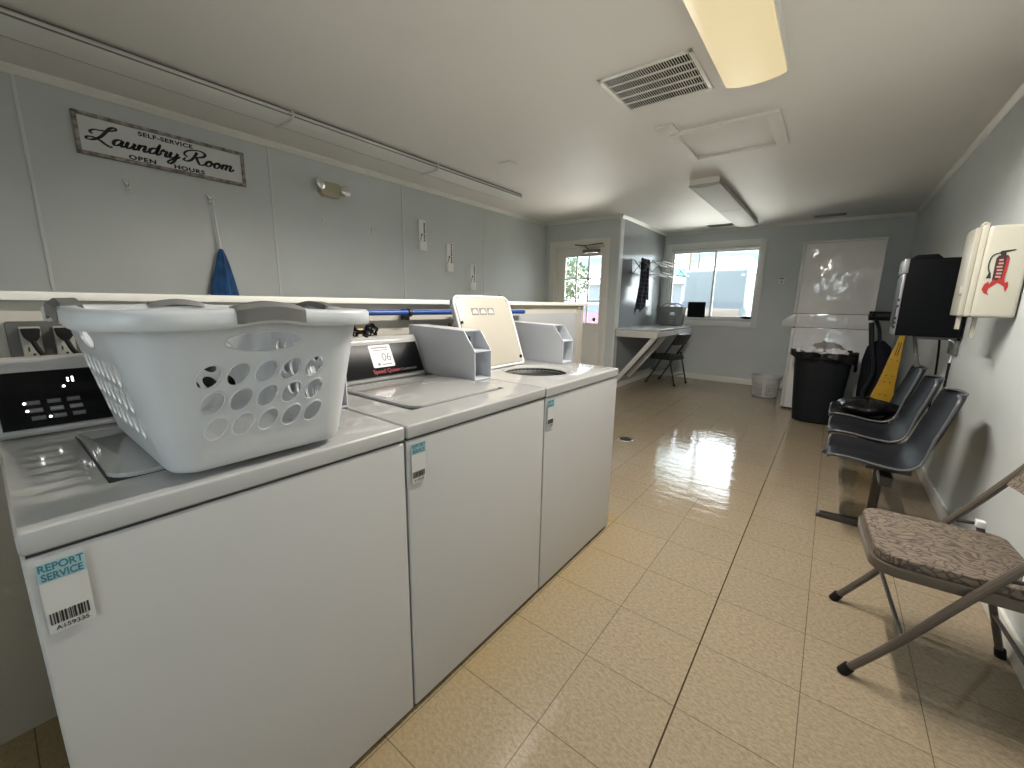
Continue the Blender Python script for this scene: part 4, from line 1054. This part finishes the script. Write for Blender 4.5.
B().box(-.025, .025, 2.70-3.45, 4.42-3.45, .335, .385, .004).build('beam', M['legbrown'], bench, local=True)
for y in (2.92, 4.30):
    lg = B().tube([(-.01, y-3.45, .34), (-.01, y-3.45, .03)], .022).box(-.035, .015, y-3.45-.03, y-3.45+.03, .30, .36, .003).build('leg', M['legbrown'], bench, local=True)
    b = B(); b.prism([(-.25, .0), (.22, .0), (.22, .028), (.0, .045), (-.235, .028), (-.25, .02)], 'y', y-3.45-.022, y-3.45+.022, .004)
    b.build('foot', M['legbrown'], bench, local=True)
# black bag on the farthest seat
def F(u, v):
    a = 2*PI*u; p = PI*v
    n_ = 1+.12*math.sin(3*a+4*v)+.07*math.sin(7*a-3*v)
    return (3.93+.19*math.sin(p)*math.cos(a)*n_, 4.03+.17*math.sin(p)*math.sin(a)*n_, .495-.06*math.cos(p)*n_)
tag(B().grid(F, 36, 18, closed_u=True).build('black_bag', M['bag']), 'crumpled black bag lying on the farthest shell seat', 'bag')

# ---------------------------------------------------------------- stacked washer and dryer
SX0, SX1, SY0, SY1 = 3.295, 3.985, 5.93, 6.60
r = empty('stacked_laundry_machine', ((SX0+SX1)/2, (SY0+SY1)/2, 0), 'tall white stacked washer and dryer against the back wall, side panel toward the camera', 'washer dryer')
M['glossw'] = mat('glossy_white_side', (.60, .60, .60), .10, coat=.6, bump=.9, bscale=1.7, bdist=.07)
B().box(SX0, SX1, SY0, SY1, .02, .99, .006).build('lower_cabinet', M['glossw'], r)
B().box(SX0, SX1, SY0, SY1, 1.155, 1.935, .006).build('upper_cabinet', M['glossw'], r)
B().box(SX0, SX1, SY0+.002, SY1, .995, 1.15, .004).build('control_housing', M['glossw'], r)
B().box(SX0-.04, SX1+.002, SY0-.006, SY1, 1.935, 1.962, .004).build('top_cap', M['enamelfront'], r)
B().box(SX0-.035, SX0, SY0+.005, SY1-.01, .02, .98, .008).build('washer_front', M['enamelfront'], r)
B().box(SX0-.035, SX0, SY0+.005, SY1-.01, 1.16, 1.93, .008).build('dryer_front', M['enamelfront'], r)
B().prism([(SX0, .995), (SX0, 1.145), (SX0-.03, 1.145), (SX0-.13, 1.06), (SX0-.13, .995)], 'y', SY0+.004, SY1-.01, .006).build('control_panel', M['enamelfront'], r)
B().box(SX0-.045, SX0-.034, SY0+.05, SY1-.08, 1.3, 1.85, .01).build('dryer_door', M['enamel'], r)
for xx in (SX0+.06, SX1-.06):
    for yy in (SY0+.06, SY1-.06): B().cyl((xx, yy, 0), (xx, yy, .022), .02).build('foot', M['rubber'], r)

# trash can
r = empty('trash_can', (3.61, 5.52, 0), 'dark grey trash can lined with a black bag and heaped with white cloth', 'trash can')
def sq(a, R, n_=3.2):
    c_, s_ = math.cos(a), math.sin(a); return R/((abs(c_)**n_+abs(s_)**n_)**(1/n_))
def F(u, v):
    a = 2*PI*u
    prof = [(.0, .006), (.185, .006), (.20, .02), (.252, .70), (.268, .705), (.268, .73), (.246, .735), (.196, .06), (.0, .05)]
    f = v*(len(prof)-1); i = min(int(f), len(prof)-2); g_ = f-i
    R = prof[i][0]*(1-g_)+prof[i+1][0]*g_; z = prof[i][1]*(1-g_)+prof[i+1][1]*g_
    R = sq(a, R); return (R*math.cos(a), R*math.sin(a), z)
B().grid(F, 48, 16, closed_u=True).build('can_body', M['can'], r, local=True)
def F(u, v):
    a = 2*PI*u; wob = .010*math.sin(9*a)+.007*math.sin(17*a+1)
    if v < .5: R = .242+.036*v*2; z = .64+.125*(v*2)
    else: R = .281+.006*(v-.5)*2+wob*.7; z = .765-(.055+.02*math.sin(5*a)+.15*max(0, math.cos(a+.15))**8)*(v-.5)*2
    R = sq(a, R+wob*.4); return (R*math.cos(a), R*math.sin(a), z+wob*.5)
B().grid(F, 72, 12, closed_u=True).build('bin_bag', M['bag'], r, local=True)
for i, (dx, dy, sx_, sy_, sz_, mm, lb) in enumerate(((-.10, -.05, .13, .12, .05, 'clothw', 'white rumpled cloth at the left of the trash can'), (.03, .02, .14, .12, .085, 'clothg', 'grey rumpled cloth on top of the trash can heap'), (.10, -.10, .10, .08, .045, 'clothw', 'white rumpled cloth at the right front of the trash can'))):
    def F(u, v, i=i, dx=dx, dy=dy, sx_=sx_, sy_=sy_, sz_=sz_):
        a = 2*PI*u; p = PI*v; d = Vector((math.sin(p)*math.cos(a), math.sin(p)*math.sin(a), -math.cos(p)))
        n_ = 1+.55*noise.noise(d*2.2+Vector((i*5, 0, 0)))+.25*abs(noise.noise(d*6+Vector((i*3, 2, 0))))
        return (3.61+dx+sx_*d.x*n_, 5.52+dy+sy_*d.y*n_, .755+sz_*d.z*n_)
    tag(B().grid(F, 40, 22, closed_u=True).build('rumpled_cloth', M[mm]), lb, 'cloth')

# yellow floor sign, folded and leaning against the wall
r = empty('floor_sign', (4.12, 4.92, 0), 'tall folded yellow plastic floor sign leaning behind the shell seats', 'floor sign')
mt = Matrix.Translation((4.035, 4.92, 0)) @ Matrix.Rotation(math.radians(5.8), 4, 'Y') @ Matrix.Rotation(math.radians(10), 4, 'Z')
b = B()
b.prism([(-.13, .0), (.13, .0), (.110, .25), (.062, .55), (.026, .90), (.018, 1.0), (-.018, 1.0), (-.026, .90), (-.062, .55), (-.110, .25)], 'y', -.012, .0, .003)
b.prism([(-.12, .01), (.12, .01), (.100, .25), (.056, .55), (.022, .90), (-.022, .90), (-.056, .55), (-.100, .25)], 'y', .012, .022, .003)
bmesh.ops.transform(b.bm, matrix=mt, verts=b.bm.verts); b.build('sign_body', M['yellow'], r)
b = B()
for z in (.40, .46, .58, .64, .78): 
    for s in (-1, 1): b.box(s*.02-.005, s*.02+.005, -.0135, -.0118, z-.004, z+.004)
b.box(-.010, -.005, -.0135, -.0118, .82, .94).box(.005, .010, -.0135, -.0118, .82, .94)
bmesh.ops.transform(b.bm, matrix=mt, verts=b.bm.verts); b.build('slots', M['ink'], r)

# dark upright vacuum behind it
r = empty('vacuum_cleaner', (4.05, 5.55, 0), 'dark upright vacuum cleaner with a hose between the stacked machine and the wall', 'vacuum cleaner')
b = B()
b.prism([(-.14, .0), (.14, .0), (.15, .06), (.10, .13), (-.10, .13), (-.15, .06)], 'x', 3.90, 4.19, .02, 3)
for v in b.bm.verts: v.co.y += 5.50
b.build('floor_head', M['black'], r)
def F(u, v):
    a = 2*PI*u; prof = [(.0, .10), (.07, .11), (.10, .2), (.115, .45), (.11, .70), (.085, .84), (.03, .90), (.0, .905)]
    f = v*(len(prof)-1); i = min(int(f), len(prof)-2); g_ = f-i; R = prof[i][0]*(1-g_)+prof[i+1][0]*g_; z = prof[i][1]*(1-g_)+prof[i+1][1]*g_
    n_ = 1+.05*math.sin(4*a+z*9)
    return (4.05+R*math.cos(a)*1.05*n_, 5.55+R*math.sin(a)*n_+.05*z, z)
B().grid(F, 32, 28, closed_u=True).build('dust_bag', M['coat'], r)
B().tube(crom([(4.05, 5.60, .85), (4.03, 5.62, 1.0), (3.99, 5.6, 1.10), (3.93, 5.52, 1.15), (3.96, 5.45, 1.16)]), .016).cyl((3.92, 5.50, 1.15), (4.10, 5.50, 1.15), .045).build('handle', M['black'], r)
B().tube(crom([(3.95, 5.48, 1.08), (3.98, 5.42, .85), (4.02, 5.40, .6), (3.97, 5.38, .38), (4.0, 5.36, .30)]), .022).build('hose', M['can'], r)

# ---------------------------------------------------------------- television on a wall bracket
r = empty('television', (4.12, 3.94, 1.04), 'bulky black television mounted on the right wall behind the extinguisher cover', 'television')
B().box(3.982, 4.295, 3.80, 4.08, 1.045, 1.545, .012, 3).prism([(4.00, 1.545), (4.02, 1.57), (4.12, 1.572), (4.15, 1.545)], 'y', 3.83, 4.05, .004).build('cabinet', M['tvblack'], r)
b = B().box(3.970, 3.984, 3.80, 3.98, 1.05, 1.45, .005).box(3.962, 3.99, 3.79, 4.02, 1.452, 1.545, .006)
bz = b.build('bezel', M['silver'], r)
B().box(3.967, 3.971, 3.83, 4.05, 1.10, 1.43, .002).build('screen', M['blackg'], r)
b = B()
for z in (1.10, 1.13, 1.16, 1.24, 1.28): b.box(3.966, 3.976, 3.796, 3.80, z-.008, z+.008)
b.build('side_buttons', M['ink'], bz)
b = B().box(4.10, 4.306, 3.85, 3.875, 1.026, 1.044).box(4.10, 4.306, 4.02, 4.045, 1.026, 1.044).box(4.285, 4.306, 3.85, 4.04, .93, 1.044, .002)
b.cyl((4.10, 3.93, 1.03), (4.14, 3.95, .85), .011).cyl((4.14, 3.95, .85), (4.145, 3.952, .83), .016)
b.build('wall_bracket', M['metalgrey'], r)
tag(B().tube(crom([(4.27, 4.35, 1.06), (4.288, 4.36, .98), (4.295, 4.32, .8), (4.295, 4.28, .6), (4.295, 4.25, .45)]), .007).build('black_cable', M['rubber']), 'black cable hanging down the wall below the television, the farther one', 'cable')
tag(B().tube(crom([(4.25, 3.82, 1.03), (4.28, 3.86, 1.01), (4.297, 3.95, .95), (4.298, 3.97, .87)]), .005).build('white_cable', M['white']), 'short white cable curling below the television', 'cable')
tag(B().tube(crom([(4.298, 3.97, .87), (4.298, 3.97, .75), (4.298, 3.96, .55)]), .007).build('black_cable', M['rubber']), 'black cable on the wall below the white cable', 'cable')

# ---------------------------------------------------------------- fire extinguisher cover
r = empty('extinguisher_cover', (4.22, 3.06, 1.40), 'ivory vinyl fire extinguisher cover on the right wall with a printed red extinguisher', 'extinguisher cover')
mt = Matrix.Identity(4)
X0, X1, Z0, Z1 = 4.124, 4.302, 1.186, 1.606
B().box(X0+.035, X1, 2.93, 3.14, Z0, Z1, .016, 4).build('cover_body', M['vinyl'], r)
b = B().box(X0+.014, X0+.036, 2.936, 3.13, Z0+.004, Z1+.006, .007, 3)
b.build('front_flap', M['vinyl'], r)
b = B().box(X0-.006, X0+.015, 2.945, 3.12, Z0+.006, Z1-.004, .006, 3).box(X0-.014, X0-.002, 2.95, 2.99, Z0+.11, Z0+.15, .003)
b.build('clear_window', M['vinyl2'], r)
B().tube(crom([(X0+.01, 2.95, Z1), (X0+.02, 2.945, Z1+.014), (X0+.035, 2.945, Z1+.004)]), .006).build('top_tie', M['vinyl2'], r)
b = B()
b.box(X0+.005, X0+.02, 3.0, 3.02, Z0-.06, Z0+.01).box(X0+.06, X0+.075, 3.0, 3.02, Z0-.10, Z0+.01)
b.build('strap', M['vinyl2'], r)
# printed picture on the face toward the camera
yf = 2.9292
def pr(poly, nm, m_, d=0., e=.0006):
    return B().prism(poly, 'y', yf-d-e, yf-d).build(nm, m_, r, smooth=False)
cx_, cz_ = 4.221, 1.412
pr([(cx_-.019, cz_-.055), (cx_+.019, cz_-.055), (cx_+.021, cz_+.045), (cx_+.014, cz_+.058), (cx_-.014, cz_+.058), (cx_-.021, cz_+.045)], 'printed_extinguisher', mat('dark_maroon_print', (.035, .008, .010), .45))
pr([(cx_+.010, cz_-.055), (cx_+.019, cz_-.055), (cx_+.021, cz_+.045), (cx_+.012, cz_+.05)], 'printed_highlight', M['red'], .0007)
b = B().prism([(cx_-.008, cz_+.058), (cx_+.008, cz_+.058), (cx_+.006, cz_+.07), (cx_+.034, cz_+.078), (cx_+.034, cz_+.083), (cx_-.010, cz_+.078), (cx_-.014, cz_+.070)], 'y', yf-.0006, yf)
P_ = crom([(cx_-.012, yf-.0006, cz_+.07), (cx_-.035, yf-.0006, cz_+.055), (cx_-.040, yf-.0006, cz_+.01), (cx_-.032, yf-.0006, cz_-.02)])
b.tube(P_, .0022, 6).prism([(cx_-.040, cz_-.045), (cx_-.024, cz_-.045), (cx_-.028, cz_-.018), (cx_-.034, cz_-.018)], 'y', yf-.0006, yf)
b.build('printed_hose', M['ink'], r)
b = B()
rnd = random.Random(5)
for k_ in range(6): b.box(cx_-.012+rnd.uniform(-.002, .002), cx_+.004+rnd.uniform(-.002, .003), yf-.0012, yf-.0007, cz_-.042+k_*.015, cz_-.034+k_*.015)
b.build('printed_panel', M['pinkp'] if 'pinkp' in M else mat('pale_pink_print', (.45, .22, .20), .5), r)
fl = [(-.045, -.095), (-.040, -.070), (-.028, -.058), (-.026, -.072), (-.014, -.048), (-.004, -.056), (.004, -.038), (.012, -.056), (.020, -.050), (.022, -.066), (.032, -.060), (.036, -.085), (.030, -.108), (.022, -.082), (.010, -.072), (.0, -.066), (-.012, -.078), (-.024, -.090), (-.026, -.108), (-.018, -.122), (-.036, -.112)]
pr([(cx_+p[0], cz_+p[1]) for p in fl], 'printed_flame', M['red'], .0002)

# ---------------------------------------------------------------- outdoors
struct(B().box(-1.6, XD-W, YD+W, 9.5, -.25, -.03).build('bounce_slab', mat('bounce_white', (.78, .77, .74), .8), smooth=False))  # unseen bright slab added to bounce sunlight in through the door
struct(B().box(-W, XR+W, YB+W, YB+.75, 2.28, 2.42).build('sky_block_eave', M['trim'], smooth=False))  # unseen overhang added to block high sky light at the window
struct(B().box(-40, 45, YB+.2, 70, -.35, -.25).box(-40, 45, -30, YR-.2, -.35, -.25).box(-40, -.3, YR-.2, YB+.2, -.35, -.25).build('ground', M['gravel'], smooth=False))
r = empty('travel_trailer', (-1.1, 22, -.25), 'pale blue-white travel trailer parked outside the window', 'trailer')
B().box(-2.5, .25, 22, 29, .35, 2.95, .12, 4).build('trailer_body', M['rvw'], r)
B().box(-2.51, .26, 21.98, 22.0, 1.18, 1.42).build('blue_band', M['rvb'], r)
B().box(-2.35, .10, 21.96, 22.0, .55, 1.10, .02).build('rear_panel', M['tan'], r)
b = B()
for (x, w_, h_) in ((-2.0, .5, .10), (-.9, .3, .22), (-.35, .28, .08), (0, .3, .08)): b.box(x-w_/2, x+w_/2, 22.5, 23.2, 2.95, 2.95+h_, .03)
b.tube([(-.75, 22.4, 2.95), (-.5, 22.4, 3.4)], .03)
b.build('roof_vents', M['grey'], r)
for x in (-2.1, -.2):
    b = B().cyl((x-.11, 25.5, .09), (x+.11, 25.5, .09), .34, 24); b.build('wheel', M['rubber'], r)
for x, s in ((-2.35, 1), (.1, -1)): B().box(x-.06, x+.06, 21.95, 22.0, 2.62, 2.70, .01).build('marker_light', M['grey'], r)
r = empty('utility_pole', (-5.2, 26, -.25), 'thin pole with wires outside beyond the trailer', 'utility pole')
B().cyl((-3.4, 26, -.25), (-3.4, 26, 6.5), .07).cyl((-2.9, 26, -.25), (-2.9, 26, 6.0), .05).build('pole', M['bark'], r)
b = B()
for z in (4.3, 3.9, 3.5): b.tube([(-12, 26, z+.6), (-3.4, 26, z), (4, 26, z-.5), (12, 26, z+.1)], .015, 6)
b.build('wire', M['grey'], r)
def tree(loc, R, h, label, seed):
    r = empty('garden_tree', loc, label, 'tree', 'trees seen through the glass')
    B().cyl((0, 0, 0), (0, 0, h*.6), .12, r2=.06).build('trunk', M['bark'], r, local=True)
    rnd = random.Random(seed); bm = bmesh.new()
    for i in range(700):
        d = Vector((rnd.gauss(0, 1), rnd.gauss(0, 1), rnd.gauss(0, 1))).normalized()*R*rnd.uniform(.45, 1)
        c_ = Vector((d.x, d.y, h*.7+d.z*.8)); s = rnd.uniform(.10, .2)
        u_ = Vector((rnd.uniform(-1, 1), rnd.uniform(-1, 1), rnd.uniform(-1, 1))).normalized()*s; v_ = u_.orthogonal().normalized()*s*.6
        bm.faces.new([bm.verts.new(c_+u_), bm.verts.new(c_+v_), bm.verts.new(c_-u_), bm.verts.new(c_-v_)])
    q = B(); q.bm = bm; q.build('foliage', M['leaf'], r, local=True, smooth=False)
tree((-9.5, 22, -.25), 1.7, 4.2, 'leafy tree outside, seen through the left panes of the door', 3)
tree((-7.3, 27, -.25), 1.5, 4.0, 'leafy tree outside, seen through the middle panes of the door', 9)
tree((1.4, 24, -.25), .8, 1.6, 'small shrub outside right of the trailer', 12)
r = empty('far_house', (-8, 34, -.25), 'pale blue house outside, seen through the door glass', 'house')
B().box(-14, -6.0, 34, 40, -.25, 2.9).build('house_wall', M['houseblue'], r, smooth=False)
B().prism([(-14.4, 2.9), (-5.6, 2.9), (-10.0, 4.6)], 'y', 33.7, 40.3).build('house_roof', M['grey'], r, smooth=False)
for x in (-12.3, -10.2, -8.0): B().box(x-.5, x+.5, 33.94, 34.0, 1.0, 2.2, .02).build('house_window', M['carglass'], r)
r = empty('pink_car', (-4.4, 18, -.25), 'pink car parked outside the door', 'car')
b = B().prism([(-6.2, .15), (-2.6, .15), (-2.5, .65), (-3.2, .82), (-3.8, 1.28), (-5.4, 1.28), (-6.0, .85), (-6.3, .7)], 'y', 17.2, 18.9, .06, 3)
b.build('car_body', M['pink'], r)
B().prism([(-3.45, .86), (-3.92, 1.2), (-5.3, 1.2), (-5.75, .86)], 'y', 17.17, 17.2).build('side_window', M['carglass'], r)
for x in (-5.5, -3.3): B().cyl((x, 17.18, .08), (x, 17.4, .08), .33, 22).build('wheel', M['rubber'], r)
